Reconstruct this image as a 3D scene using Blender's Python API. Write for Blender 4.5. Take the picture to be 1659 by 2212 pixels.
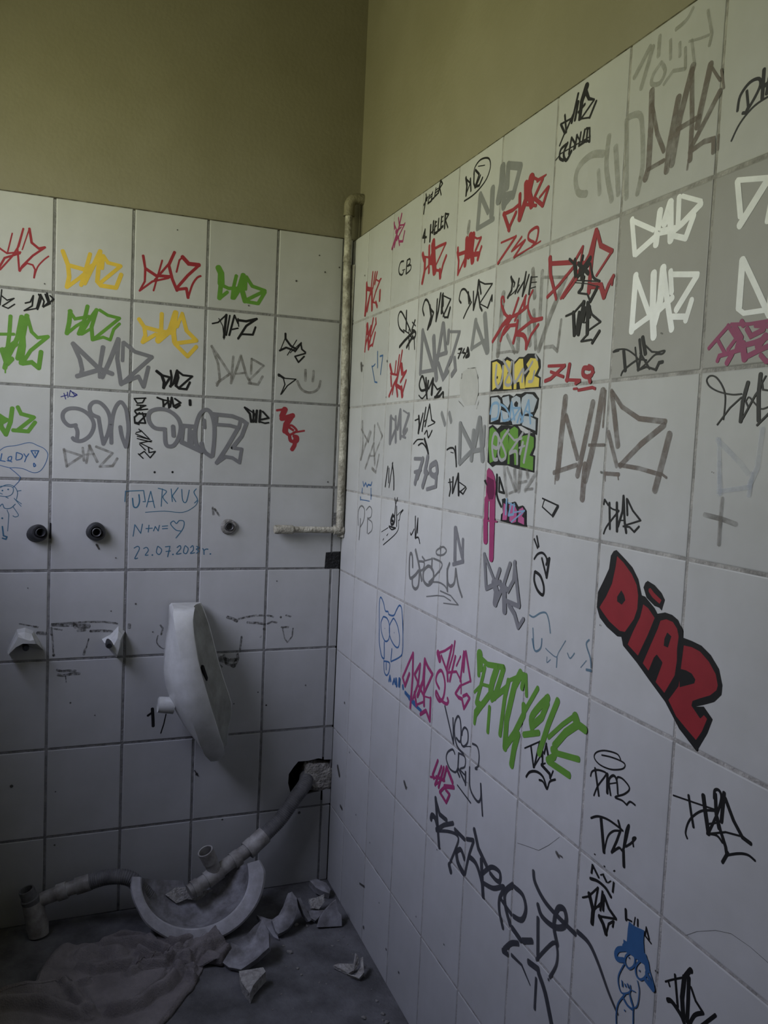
import bpy, bmesh, math, random
from mathutils import Vector, Matrix, Quaternion, noise
from mathutils.geometry import tessellate_polygon

SC = bpy.context.scene
COL = SC.collection
for o in list(bpy.data.objects):
    bpy.data.objects.remove(o)

# ---------------------------------------------------------------- camera
CAM_R = ((0.36764497, 0.92886315, 0.04528157), (0.08471403, 0.01503878, -0.99629181), (-0.92609973, 0.37011766, -0.07315881))
CAM_C = (2.46389497, -0.84212740, 1.37234924)
FOCAL = 1825.6025                       # focal length in pixels of the 1659 x 2212 frame
cam = bpy.data.cameras.new('camera')
cam.sensor_fit = 'VERTICAL'
cam.sensor_height = 36.0
cam.lens = 36.0 * FOCAL / 2212.0
cam.clip_start = 0.02
camo = bpy.data.objects.new('camera', cam)
COL.objects.link(camo)
r, d, f = (Vector(v) for v in CAM_R)
m = Matrix.Identity(4)
for i in range(3):
    m[i][0], m[i][1], m[i][2], m[i][3] = r[i], -d[i], -f[i], CAM_C[i]
camo.matrix_world = m
SC.camera = camo

# ---------------------------------------------------------------- world: pale sky above sunlit green trees and ground
W = bpy.data.worlds.new('daylight')
SC.world = W
W.use_nodes = True
nt = W.node_tree
nt.nodes.clear()
tc = nt.nodes.new('ShaderNodeTexCoord')
sp = nt.nodes.new('ShaderNodeSeparateXYZ')
mp = nt.nodes.new('ShaderNodeMapRange')
mp.inputs['From Min'].default_value = -1
mp.inputs['From Max'].default_value = 1
rp = nt.nodes.new('ShaderNodeValToRGB')
SKY = [(0.0, (0.42, 0.42, 0.20)), (0.48, (0.48, 0.48, 0.26)), (0.55, (0.72, 0.75, 0.56)), (0.63, (0.86, 0.89, 0.88)), (0.70, (0.97, 1.00, 1.25)), (1.0, (0.78, 0.85, 1.36))]
el = rp.color_ramp.elements
while len(el) < len(SKY):
    el.new(0.5)
for e, (p, c) in zip(el, SKY):
    e.position = p
    e.color = (*c, 1)
bg = nt.nodes.new('ShaderNodeBackground')
bg.inputs['Strength'].default_value = 3.0
wo = nt.nodes.new('ShaderNodeOutputWorld')
nt.links.new(tc.outputs['Generated'], sp.inputs[0])
nt.links.new(sp.outputs['Z'], mp.inputs['Value'])
nt.links.new(mp.outputs[0], rp.inputs[0])
nt.links.new(rp.outputs[0], bg.inputs[0])
nt.links.new(bg.outputs[0], wo.inputs[0])

# deep window in the left wall: x range, z range; WY = inner face of that wall, WT = its thickness
WINDOWS = ((0.24, 1.20, 1.38, 2.40),)
WY, WT = -1.30, 0.26
for k_, (x0_, x1_, z0_, z1_) in enumerate(WINDOWS):
    pl = bpy.data.lights.new('window_portal', 'AREA')
    pl.shape = 'RECTANGLE'
    pl.size, pl.size_y = x1_ - x0_, z1_ - z0_
    pl.cycles.is_portal = True
    plo = bpy.data.objects.new('window_portal', pl)
    COL.objects.link(plo)
    plo.location = ((x0_ + x1_) / 2, WY - WT - 0.01, (z0_ + z1_) / 2)
    plo.rotation_euler = (math.radians(90), 0, 0)
    plo['kind'] = 'helper'

vs = SC.view_settings
vs.view_transform = 'Standard'
vs.look = 'None'
vs.gamma = 1.0
vs.use_curve_mapping = False
vs.exposure = 1.95
SC.cycles.max_bounces = 5
SC.cycles.diffuse_bounces = 3
SC.cycles.glossy_bounces = 2
SC.cycles.transparent_max_bounces = 16
SC.cycles.use_adaptive_sampling = True
SC.cycles.adaptive_threshold = 0.1
SC.cycles.use_denoising = True
SC.cycles.sample_clamp_indirect = 4.0

# ---------------------------------------------------------------- helpers
def setp(o, label=None, cat=None, group=None, kind=None):
    for k, v in (('label', label), ('category', cat), ('group', group), ('kind', kind)):
        if v:
            o[k] = v
    return o


def link(name, me, mats, parent=None):
    o = bpy.data.objects.new(name, me)
    COL.objects.link(o)
    for mt in (mats if isinstance(mats, (list, tuple)) else [mats]):
        if me.materials.find(mt.name) < 0 or len(me.materials) < len(mats if isinstance(mats, (list, tuple)) else [mats]):
            me.materials.append(mt)
    if parent is not None:
        o.parent = parent
    return o


def empty(name, loc=(0, 0, 0)):
    o = bpy.data.objects.new(name, None)
    COL.objects.link(o)
    o.location = loc
    o.empty_display_size = 0.05
    return o


class MB:
    """collects polygons and links them as one mesh object"""
    def __init__(s):
        s.v, s.f, s.mi = [], [], []

    def add(s, vs_, fs, mi=0):
        b = len(s.v)
        s.v += [tuple(p) for p in vs_]
        s.f += [tuple(i + b for i in q) for q in fs]
        s.mi += [mi] * len(fs)

    def box(s, a, b, mi=0):
        x0, y0, z0 = a
        x1, y1, z1 = b
        s.add([(x0, y0, z0), (x1, y0, z0), (x1, y1, z0), (x0, y1, z0), (x0, y0, z1), (x1, y0, z1), (x1, y1, z1), (x0, y1, z1)],
              [(0, 3, 2, 1), (4, 5, 6, 7), (0, 1, 5, 4), (1, 2, 6, 5), (2, 3, 7, 6), (3, 0, 4, 7)], mi)

    def tube(s, path, rad, n=20, caps=True, ring=None, inner=None):
        """tube along a polyline; rad a number or a list; inner = wall radius for an open hollow end at the start"""
        path = [Vector(p) for p in path]
        rs = rad if isinstance(rad, (list, tuple)) else [rad] * len(path)
        tans = []
        for i in range(len(path)):
            a = path[max(i - 1, 0)]
            b = path[min(i + 1, len(path) - 1)]
            tans.append((b - a).normalized())
        up = Vector((0, 0, 1)) if abs(tans[0].z) < 0.9 else Vector((0, 1, 0))
        nx = tans[0].cross(up).normalized()
        vs_, rings = [], []
        for p, t, q in zip(path, tans, rs):
            nx = (nx - t * nx.dot(t)).normalized()
            ny = t.cross(nx)
            rings.append(len(vs_))
            for k in range(n):
                a = 2 * math.pi * k / n
                vs_.append(p + (nx * math.cos(a) + ny * math.sin(a)) * q)
        fs = []
        for i in range(len(path) - 1):
            for k in range(n):
                a, b = rings[i] + k, rings[i] + (k + 1) % n
                c, e = rings[i + 1] + (k + 1) % n, rings[i + 1] + k
                fs.append((a, b, c, e))
        if caps:
            fs.append(tuple(range(n - 1, -1, -1)))
            fs.append(tuple(rings[-1] + k for k in range(n)))
        s.add(vs_, fs)

    def prism(s, outline, offset, mi=0):
        """planar outline (list of 3-D points) extruded by a vector"""
        o = [Vector(p) for p in outline]
        q = [p + Vector(offset) for p in o]
        n = len(o)
        tri = tessellate_polygon([o])
        s.add(o + q, [tuple(t) for t in tri] + [tuple(i + n for i in reversed(t)) for t in tri] +
              [(i, (i + 1) % n, n + (i + 1) % n, n + i) for i in range(n)], mi)

    def build(s, name, mats, parent=None, smooth=False, fix=True, angle=40):
        me = bpy.data.meshes.new(name)
        me.from_pydata(s.v, [], s.f)
        for p, k in zip(me.polygons, s.mi):
            p.material_index = k
        if fix:
            bm = bmesh.new()
            bm.from_mesh(me)
            bmesh.ops.remove_doubles(bm, verts=bm.verts, dist=1e-6)
            bmesh.ops.recalc_face_normals(bm, faces=bm.faces)
            if smooth:
                for fc in bm.faces:
                    fc.smooth = True
                ca = math.radians(angle)
                for e in bm.edges:
                    if len(e.link_faces) == 2 and e.calc_face_angle(0) > ca:
                        e.smooth = False
            bm.to_mesh(me)
            bm.free()
        me.update()
        return link(name, me, mats, parent)


def catmull(pts, step=4):
    out = []
    n = len(pts)
    for i in range(n - 1):
        p0, p1, p2, p3 = pts[max(i - 1, 0)], pts[i], pts[i + 1], pts[min(i + 2, n - 1)]
        for k in range(step):
            t = k / step
            t2, t3 = t * t, t * t * t
            out.append(tuple(0.5 * (2 * b + (c - a) * t + (2 * a - 5 * b + 4 * c - e) * t2 + (3 * b - a - 3 * c + e) * t3)
                             for a, b, c, e in zip(p0, p1, p2, p3)))
    out.append(tuple(pts[-1]))
    return out


# ---------------------------------------------------------------- materials
def mat(name, col, rough=0.6, spec=0.5, noise_amt=0.0, noise_scale=8.0, col2=None, bump=0.0, bump_scale=60.0, alpha=None, alpha_noise=0.0, alpha_scale=45.0, metal=0.0):
    mt = bpy.data.materials.new(name)
    mt.use_nodes = True
    t = mt.node_tree
    b = t.nodes['Principled BSDF']
    b.inputs['Base Color'].default_value = (*col, 1)
    b.inputs['Roughness'].default_value = rough
    b.inputs['Specular IOR Level'].default_value = spec
    b.inputs['Metallic'].default_value = metal
    co = t.nodes.new('ShaderNodeTexCoord')
    if noise_amt or col2:
        nz = t.nodes.new('ShaderNodeTexNoise')
        nz.inputs['Scale'].default_value = noise_scale
        nz.inputs['Detail'].default_value = 4
        nz.inputs['Roughness'].default_value = 0.62
        t.links.new(co.outputs['Object'], nz.inputs['Vector'])
        cr = t.nodes.new('ShaderNodeValToRGB')
        cr.color_ramp.elements[0].position = 0.36
        cr.color_ramp.elements[1].position = 0.66
        c2 = col2 if col2 else tuple(max(0, c * (1 - noise_amt)) for c in col)
        cr.color_ramp.elements[0].color = (*c2, 1)
        cr.color_ramp.elements[1].color = (*col, 1)
        t.links.new(nz.outputs['Fac'], cr.inputs[0])
        t.links.new(cr.outputs[0], b.inputs['Base Color'])
    if bump:
        n2 = t.nodes.new('ShaderNodeTexNoise')
        n2.inputs['Scale'].default_value = bump_scale
        n2.inputs['Detail'].default_value = 2
        t.links.new(co.outputs['Object'], n2.inputs['Vector'])
        bp = t.nodes.new('ShaderNodeBump')
        bp.inputs['Strength'].default_value = bump
        bp.inputs['Distance'].default_value = 0.01
        t.links.new(n2.outputs['Fac'], bp.inputs['Height'])
        t.links.new(bp.outputs[0], b.inputs['Normal'])
    if alpha is not None:
        if alpha_noise:
            n3 = t.nodes.new('ShaderNodeTexNoise')
            n3.inputs['Scale'].default_value = alpha_scale
            n3.inputs['Detail'].default_value = 3
            t.links.new(co.outputs['Object'], n3.inputs['Vector'])
            ma = t.nodes.new('ShaderNodeMapRange')
            ma.inputs['From Min'].default_value = 0.3
            ma.inputs['From Max'].default_value = 0.7
            ma.inputs['To Min'].default_value = max(0, alpha - alpha_noise)
            ma.inputs['To Max'].default_value = min(1, alpha + alpha_noise)
            t.links.new(n3.outputs['Fac'], ma.inputs['Value'])
            t.links.new(ma.outputs[0], b.inputs['Alpha'])
        else:
            b.inputs['Alpha'].default_value = alpha
    return mt


M = {}
M['tile'] = mat('glazed_tile', (0.445, 0.450, 0.438), 0.42, 0.3, col2=(0.395, 0.398, 0.38), noise_scale=5.5, bump=0.03, bump_scale=9)
M['grout_grey'] = mat('grey_grout', (0.245, 0.245, 0.235), 0.9, 0.2, noise_amt=0.4, noise_scale=40, bump=0.3, bump_scale=200)
M['grout_pale'] = mat('pale_grout', (0.40, 0.39, 0.36), 0.9, 0.2, noise_amt=0.45, noise_scale=35, bump=0.3, bump_scale=200)
M['tile_grey'] = mat('greyer_glazed_tile', (0.345, 0.342, 0.32), 0.42, 0.3, col2=(0.31, 0.305, 0.28), noise_scale=5.5, bump=0.03, bump_scale=9)
M['paint'] = mat('olive_wall_paint', (0.250, 0.232, 0.168), 0.7, 0.2, col2=(0.220, 0.203, 0.140), noise_scale=3, bump=0.08, bump_scale=90)
M['ceiling'] = mat('ceiling_paint', (0.40, 0.38, 0.30), 0.85, 0.2, noise_amt=0.15, noise_scale=4)
M['floor'] = mat('dusty_concrete', (0.165, 0.165, 0.165), 0.85, 0.2, col2=(0.085, 0.085, 0.083), noise_scale=9, bump=0.25, bump_scale=120)
M['cavity'] = mat('dark_cavity', (0.02, 0.02, 0.018), 0.95, 0.1, noise_amt=0.4, noise_scale=60)  # near black puts the shade inside holes into the colour
M['mortar'] = mat('crumbling_mortar', (0.50, 0.48, 0.42), 0.95, 0.1, col2=(0.24, 0.23, 0.20), noise_scale=45, bump=0.8, bump_scale=150)
M['mortar_grey'] = mat('grey_mortar', (0.24, 0.235, 0.22), 0.95, 0.1, col2=(0.12, 0.115, 0.10), noise_scale=45, bump=0.5, bump_scale=150)
M['tar'] = mat('black_tar', (0.012, 0.012, 0.012), 0.6, 0.4, noise_amt=0.5, noise_scale=60, bump=0.7, bump_scale=120)  # rough black filling of the two openings in the corner tiles
M['plaster'] = mat('rough_plaster', (0.42, 0.41, 0.36), 0.9, 0.15, col2=(0.30, 0.29, 0.25), noise_scale=30, bump=0.5, bump_scale=90)
M['pipepaint'] = mat('peeling_pipe_paint', (0.48, 0.46, 0.38), 0.55, 0.4, col2=(0.20, 0.185, 0.14), noise_scale=38, bump=0.5, bump_scale=120)
M['pipepaint2'] = mat('upper_pipe_paint', (0.24, 0.22, 0.15), 0.6, 0.4, col2=(0.17, 0.155, 0.10), noise_scale=30, bump=0.3, bump_scale=120)
M['porcelain'] = mat('white_porcelain', (0.56, 0.57, 0.54), 0.16, 0.5, col2=(0.45, 0.455, 0.42), noise_scale=14)
M['porcelain_stained'] = mat('stained_porcelain', (0.30, 0.31, 0.27), 0.4, 0.4, col2=(0.17, 0.17, 0.145), noise_scale=14)  # shade on the hanging basin's right-hand inner side, put into a darker colour
M['porcelain_dirty'] = mat('dusty_porcelain', (0.34, 0.34, 0.35), 0.5, 0.4, col2=(0.15, 0.145, 0.14), noise_scale=20, bump=0.15, bump_scale=120)
M['porcelain_rim'] = mat('dusty_porcelain_rim', (0.50, 0.50, 0.51), 0.5, 0.4, col2=(0.36, 0.355, 0.35), noise_scale=26, bump=0.12, bump_scale=120)
M['ceramic_break'] = mat('broken_ceramic_edge', (0.48, 0.47, 0.43), 0.9, 0.2, col2=(0.26, 0.25, 0.22), noise_scale=60, bump=0.6, bump_scale=180)
M['rubber'] = mat('black_rubber', (0.022, 0.023, 0.025), 0.5, 0.5, noise_amt=0.5, noise_scale=60)
M['steel'] = mat('dull_steel', (0.11, 0.11, 0.11), 0.45, 0.5, noise_amt=0.5, noise_scale=60, metal=0.5)
M['hose'] = mat('grey_ribbed_hose', (0.17, 0.17, 0.165), 0.6, 0.4, noise_amt=0.4, noise_scale=30)
M['pvc'] = mat('dirty_white_pvc', (0.42, 0.41, 0.38), 0.5, 0.4, col2=(0.20, 0.19, 0.17), noise_scale=22)
M['cloth'] = mat('dirty_grey_cloth', (0.27, 0.25, 0.24), 0.95, 0.1, col2=(0.19, 0.175, 0.168), noise_scale=14, bump=0.35, bump_scale=260)
M['frame'] = mat('white_window_paint', (0.6, 0.6, 0.56), 0.5, 0.4, noise_amt=0.2)
M['grime'] = mat('dark_grime', (0.10, 0.09, 0.06), 0.9, 0.1, noise_amt=0.6, noise_scale=40, alpha=0.55, alpha_noise=0.5)

for key_ in ('tile', 'tile_grey'):
    t_ = M[key_].node_tree
    oi = t_.nodes.new('ShaderNodeObjectInfo')
    mr = t_.nodes.new('ShaderNodeMapRange')
    mr.inputs['To Min'].default_value = 0.93
    mr.inputs['To Max'].default_value = 1.05
    mx = t_.nodes.new('ShaderNodeMix')
    mx.data_type = 'RGBA'
    mx.blend_type = 'MULTIPLY'
    mx.inputs['Factor'].default_value = 1.0
    b_ = t_.nodes['Principled BSDF']
    src = b_.inputs['Base Color'].links[0].from_socket
    t_.links.new(oi.outputs['Random'], mr.inputs['Value'])
    t_.links.new(src, mx.inputs['A'])
    t_.links.new(mr.outputs[0], mx.inputs['B'])
    t_.links.new(mx.outputs['Result'], b_.inputs['Base Color'])

PAINT = {
    'red': ((0.275, 0.028, 0.036), None), 'crimson': ((0.25, 0.020, 0.026), None), 'yellow': ((0.62, 0.43, 0.055), None), 'yellow2': ((0.58, 0.47, 0.09), None),
    'green': ((0.105, 0.25, 0.034), None), 'black': ((0.010, 0.010, 0.010), None), 'grey': ((0.165, 0.165, 0.172), None),
    'greylight': ((0.225, 0.23, 0.225), 0.78), 'washgrey': ((0.19, 0.18, 0.16), 0.42), 'washbrown': ((0.165, 0.135, 0.115), 0.62),
    'faint': ((0.34, 0.34, 0.30), 0.42), 'faintblue': ((0.50, 0.54, 0.60), 0.22), 'white': ((0.86, 0.88, 0.86), None),
    'pink': ((0.27, 0.034, 0.115), None), 'pink2': ((0.38, 0.085, 0.21), None), 'plum': ((0.12, 0.012, 0.06), 0.6),
    'blue': ((0.035, 0.105, 0.235), None), 'teal': ((0.045, 0.14, 0.22), 0.9), 'bluefaint': ((0.06, 0.16, 0.23), 0.62), 'navy': ((0.03, 0.035, 0.17), None), 'skyblue': ((0.20, 0.35, 0.50), 0.85),
    'scrawl': ((0.34, 0.34, 0.34), 0.9), 'blockgrey': ((0.36, 0.40, 0.42), None), 'pencil': ((0.15, 0.15, 0.145), 0.85), 'charcoal': ((0.045, 0.047, 0.054), 0.88),
    'speck': ((0.05, 0.047, 0.038), 0.75), 'dirt': ((0.06, 0.057, 0.045), 0.34), 'plaster': ((0.405, 0.405, 0.38), None), 'crack': ((0.12, 0.115, 0.10), 0.7),
}
for k, (c_, a_) in PAINT.items():
    an = {'dirt': 0.46, 'charcoal': 0.10, 'washgrey': 0.3, 'washbrown': 0.32, 'faint': 0.2, 'faintblue': 0.15, 'crack': 0.2}.get(k, 0.0)
    M['p_' + k] = mat('marker_' + k, c_, 0.5, 0.3, noise_amt=0.12, noise_scale=25, alpha=a_, alpha_noise=an, alpha_scale=110.0 if k == 'dirt' else 45.0)

# ---------------------------------------------------------------- room shell
ANG, YC = -0.02993014, 0.00395949        # the right wall is not quite square to the back wall
XF, ZC = 3.7, 3.15                       # front wall, ceiling

# back wall (surface of the tiles at x = 0)
b = MB()
HU, HZ = (-0.02, 0.142), (0.262, 0.402)  # opening knocked into the wall: u = -y range, z range
BX0, BX1 = -0.16, -0.008
for (u0, u1, z0, z1) in ((-0.20, HU[0], -0.05, ZC), (HU[1], 1.50, -0.05, ZC), (HU[0], HU[1], -0.05, HZ[0]), (HU[0], HU[1], HZ[1], ZC)):
    b.box((BX0, -u1, z0), (BX1, -u0, z1))
wall_back = b.build('wall_back', M['paint'], fix=False)
setp(wall_back, 'back wall, white tiles below and olive paint above', 'wall', kind='structure')
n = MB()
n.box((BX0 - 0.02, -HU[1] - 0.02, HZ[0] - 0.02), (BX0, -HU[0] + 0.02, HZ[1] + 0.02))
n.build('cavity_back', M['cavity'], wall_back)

BROWS = [1.9982, 1.7516, 1.5007, 1.2502, 1.0011, 0.752, 0.4997, 0.2473, 0.0]
BCOLS = [0.0, 0.0253, 0.2266, 0.4296, 0.6326, 0.8348, 1.0378, 1.2408, 1.32]
g = MB()
for (u0, u1, z0, z1) in ((-0.004, HU[0] + 0.02, 0, 1.995), (HU[1], 1.32, 0, 1.995), (-0.004, HU[1], 0, HZ[0]), (-0.004, HU[1], HZ[1], 1.995)):
    if u1 > u0:
        g.box((BX1 - 0.002, -u1, z0), (-0.0016, -u0, z1))
setp(g.build('grout_bed', M['grout_grey'], wall_back, fix=False), 'grey recessed grout of the back wall')

tile_cache = {}


def tile_mesh(w, h, ch=0.0019, th=0.006):
    """one glazed tile, width along x, height along z, face at y = 0 looking to -y"""
    key = (round(w, 3), round(h, 3))
    if key in tile_cache:
        return tile_cache[key]
    w, h = key
    r_ = []
    for (i, y) in ((0.0, th), (0.0, ch * 0.8), (ch * 0.45, ch * 0.22), (ch * 1.2, 0.0)):
        r_.append([(i, y, i), (w - i, y, i), (w - i, y, h - i), (i, y, h - i)])
    v, fc = [], []
    for q in r_:
        v += q
    for k in range(3):
        for j in range(4):
            a, b_ = k * 4 + j, k * 4 + (j + 1) % 4
            fc.append((a, b_, b_ + 4, a + 4))
    fc.append((12, 13, 14, 15))
    me = bpy.data.meshes.new('tile')
    me.from_pydata(v, [], fc)
    me.materials.append(M['tile'])
    for p in me.polygons:
        p.use_smooth = False
    tile_cache[key] = me
    return me


rng = random.Random(5)
ROT_B = math.radians(-90)                 # local x -> -y in the room, face -> +x
GB = 0.0068


def put_tile_b(u0, u1, z0, z1):
    me = tile_mesh(u1 - u0, z1 - z0)
    o = bpy.data.objects.new('tile', me)
    COL.objects.link(o)
    o.parent = wall_back
    # local (x, y, z) -> room: x right when facing the wall
    o.location = (rng.uniform(-0.00012, 0.0), -u1, z0)
    o.rotation_euler = (rng.uniform(-0.0003, 0.0003), 0, math.radians(90))
    return o


def poly_tile_b(pts):
    b_ = MB()
    b_.prism([(0.0, -u, z) for u, z in pts], (-0.006, 0, 0))
    return b_.build('tile', M['tile'], wall_back)


h = GB / 2
for ci in range(len(BCOLS) - 1):
    for ri in range(len(BROWS) - 1):
        u0, u1 = BCOLS[ci] + (h if ci else -0.0034), BCOLS[ci + 1] - h
        z1, z0 = BROWS[ri] - (h if ri else 0), BROWS[ri + 1] + (h if ri < 7 else 0.001)
        if ri == 3 and ci == 0:            # narrow strip with two dark openings
            poly_tile_b([(u0, 1.053), (u1, 1.053), (u1, 1.136), (u0, 1.136)])
            poly_tile_b([(u0, 1.173), (u1, 1.173), (u1, z1), (u0, z1)])
        elif ri == 3 and ci == 1:
            poly_tile_b([(0.046, z0), (u1, z0), (u1, z1), (u0, z1), (u0, 1.051), (0.044, 1.05)])
        elif ri == 6 and ci == 0:
            poly_tile_b([(u0, 0.392), (u1, 0.394), (u1, z1), (u0, z1)])
            poly_tile_b([(u0, z0), (u1, z0), (u1, 0.294), (0.011, 0.299), (u0, 0.296)])
        elif ri == 6 and ci == 1:
            poly_tile_b([(u0, z1), (u0, 0.397), (0.041, 0.400), (0.060, 0.397), (0.075, 0.395), (0.106, 0.396), (0.120, 0.380), (0.135, 0.359), (0.136, 0.330),
                         (0.128, 0.300), (0.105, 0.288), (0.088, 0.290), (0.075, 0.287), (0.050, 0.291), (u0, 0.293), (u0, z0), (u1, z0), (u1, z1)])
        else:
            put_tile_b(u0, u1, z0, z1)
t = MB()
t.box((-0.006, -0.046, 1.0005), (-0.0008, 0.0034, 1.0505))
setp(t.build('tar_patch', M['tar'], wall_back), 'black tar-filled square opening in the corner')
t = MB()
t.box((-0.006, -0.0225, 1.1365), (-0.0022, 0.0034, 1.1725))
setp(t.build('tar_patch', M['tar'], wall_back), 'small black opening above the branch pipe')
# mortar left in the knocked-out opening
me = bpy.data.meshes.new('mortar_lump')
bm = bmesh.new()
bmesh.ops.create_icosphere(bm, subdivisions=4, radius=1.0)
for v in bm.verts:
    c = v.co
    q = Vector((max(-1, min(1, c.x * 1.25)), max(-1, min(1, c.y * 1.35)), max(-1, min(1, c.z * 1.35))))
    k = 1 + 0.16 * noise.noise(c * 2.3) + 0.07 * noise.noise(c * 7)
    v.co = Vector((-0.022 + q.x * 0.026 * k, -0.034 + q.y * 0.046 * k, 0.337 + q.z * 0.043 * k - q.y * 0.006))
bm.to_mesh(me)
bm.free()
setp(link('mortar_lump', me, M['mortar'], wall_back), 'pale crumbling mortar inside the knocked-out opening')
t = MB()
t.box((-0.0082, -1.32, 1.9975), (-0.002, 0.0, 2.0008))
setp(t.build('grime_line', M['grime'], wall_back), 'dark grime along the top edge of the tiles')

# right wall: local x along the wall from the corner, tile surface at local y = 0, room on the -y side
SB = 0.018
b = MB()
b.box((-0.20, SB, -0.05), (XF + 0.2, SB + 0.16, ZC))
wall_right = b.build('wall_right', M['paint'], fix=False)
wall_right.location = (0, YC, 0)
wall_right.rotation_euler = (0, 0, ANG)
setp(wall_right, 'right wall, graffiti-covered white tiles below and olive paint above', 'wall', kind='structure')
RROWS = [1.9941, 1.7461, 1.4946, 1.2444, 0.9963, 0.7447, 0.495, 0.2470, 0.0]
RCOLS = [0.0, 0.1455, 0.3486, 0.5510, 0.7560, 0.9584, 1.1602, 1.3655, 1.5685, 1.7715, 1.9745, 2.1775, 2.3805, 2.5835, 2.7865, 2.9895, 3.1925, 3.3955, 3.5985, 3.68]
g = MB()
g.box((0.0, 0.0010, 0.0), (3.69, SB + 0.001, 1.9925))
setp(g.build('grout_bed', M['grout_pale'], wall_right, fix=False), 'pale recessed grout of the right wall')
h = 0.0042 / 2
for ci in range(len(RCOLS) - 1):
    for ri in range(len(RROWS) - 1):
        u0, u1 = RCOLS[ci] + (h if ci else 0.0015), RCOLS[ci + 1] - h
        z1, z0 = RROWS[ri] - (h if ri else 0), RROWS[ri + 1] + (h if ri < 7 else 0.001)
        me = tile_mesh(u1 - u0, z1 - z0)
        if (ci, ri) in ((7, 1), (8, 1), (9, 1)):    # replaced with greyer tiles
            me = me.copy()
            me.materials.clear()
            me.materials.append(M['tile_grey'])
        o = bpy.data.objects.new('tile', me)
        COL.objects.link(o)
        o.parent = wall_right
        o.location = (u0, rng.uniform(0, 0.0001), z0)
        o.rotation_euler = (rng.uniform(-0.0003, 0.0003), 0, rng.uniform(-0.0003, 0.0003))
t = MB()
t.box((0.0, 0.001, 1.9935), (3.69, SB, 1.9962))
setp(t.build('grime_line', M['grime'], wall_right), 'dark grime along the top edge of the tiles')

# remaining shell: left wall with the window, front wall, floor, ceiling
b = MB()
y0, y1 = WY - WT, WY
xs = [-0.2]
for (x0, x1, z0, z1) in WINDOWS:
    b.box((xs[-1], y0, -0.05), (x0, y1, ZC))
    b.box((x0, y0, -0.05), (x1, y1, z0))
    b.box((x0, y0, z1), (x1, y1, ZC))
    xs.append(x1)
b.box((xs[-1], y0, -0.05), (XF + 0.2, y1, ZC))
wl = b.build('wall_left', M['paint'], fix=False)
setp(wl, 'left wall with the window that lights the room', 'wall', kind='structure')
b = MB()
b.box((XF, WY - 0.25, -0.05), (XF + 0.15, 0.25, ZC))
setp(b.build('wall_front', M['paint'], fix=False), 'painted wall behind the viewer', 'wall', kind='structure')
b = MB()
b.box((-0.2, WY - 0.26, -0.12), (XF + 0.2, 0.25, 0.0))
setp(b.build('floor', M['floor'], fix=False), 'dusty dark grey concrete floor', 'floor', kind='structure')
b = MB()
b.box((-0.3, WY - 0.3, ZC - 0.01), (XF + 0.3, 0.35, ZC + 0.12))
setp(b.build('ceiling', M['ceiling'], fix=False), 'plain painted ceiling', 'ceiling', kind='structure')
for wi, (x0, x1, z0, z1) in enumerate(WINDOWS):
    w1 = empty('window_%d' % (wi + 1), ((x0 + x1) / 2, WY - WT + 0.05, z0))
    setp(w1, ('white window frame in the left wall, nearer the back wall', 'white window frame in the left wall, farther from the back wall')[wi], 'window', kind='structure')
    hw, hh = (x1 - x0) / 2, z1 - z0
    for nm, a, c in (('frame_rail', (-hw, -0.03, 0), (hw, 0.03, 0.04)), ('frame_rail', (-hw, -0.03, hh - 0.04), (hw, 0.03, hh)), ('frame_stile', (-hw, -0.03, 0.04), (-hw + 0.04, 0.03, hh - 0.04)),
                     ('frame_stile', (hw - 0.04, -0.03, 0.04), (hw, 0.03, hh - 0.04)), ('mullion', (-0.02, -0.03, 0.04), (0.02, 0.03, hh - 0.04))):
        b = MB()
        b.box(a, c)
        b.build(nm, M['frame'], w1, fix=False)

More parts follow.
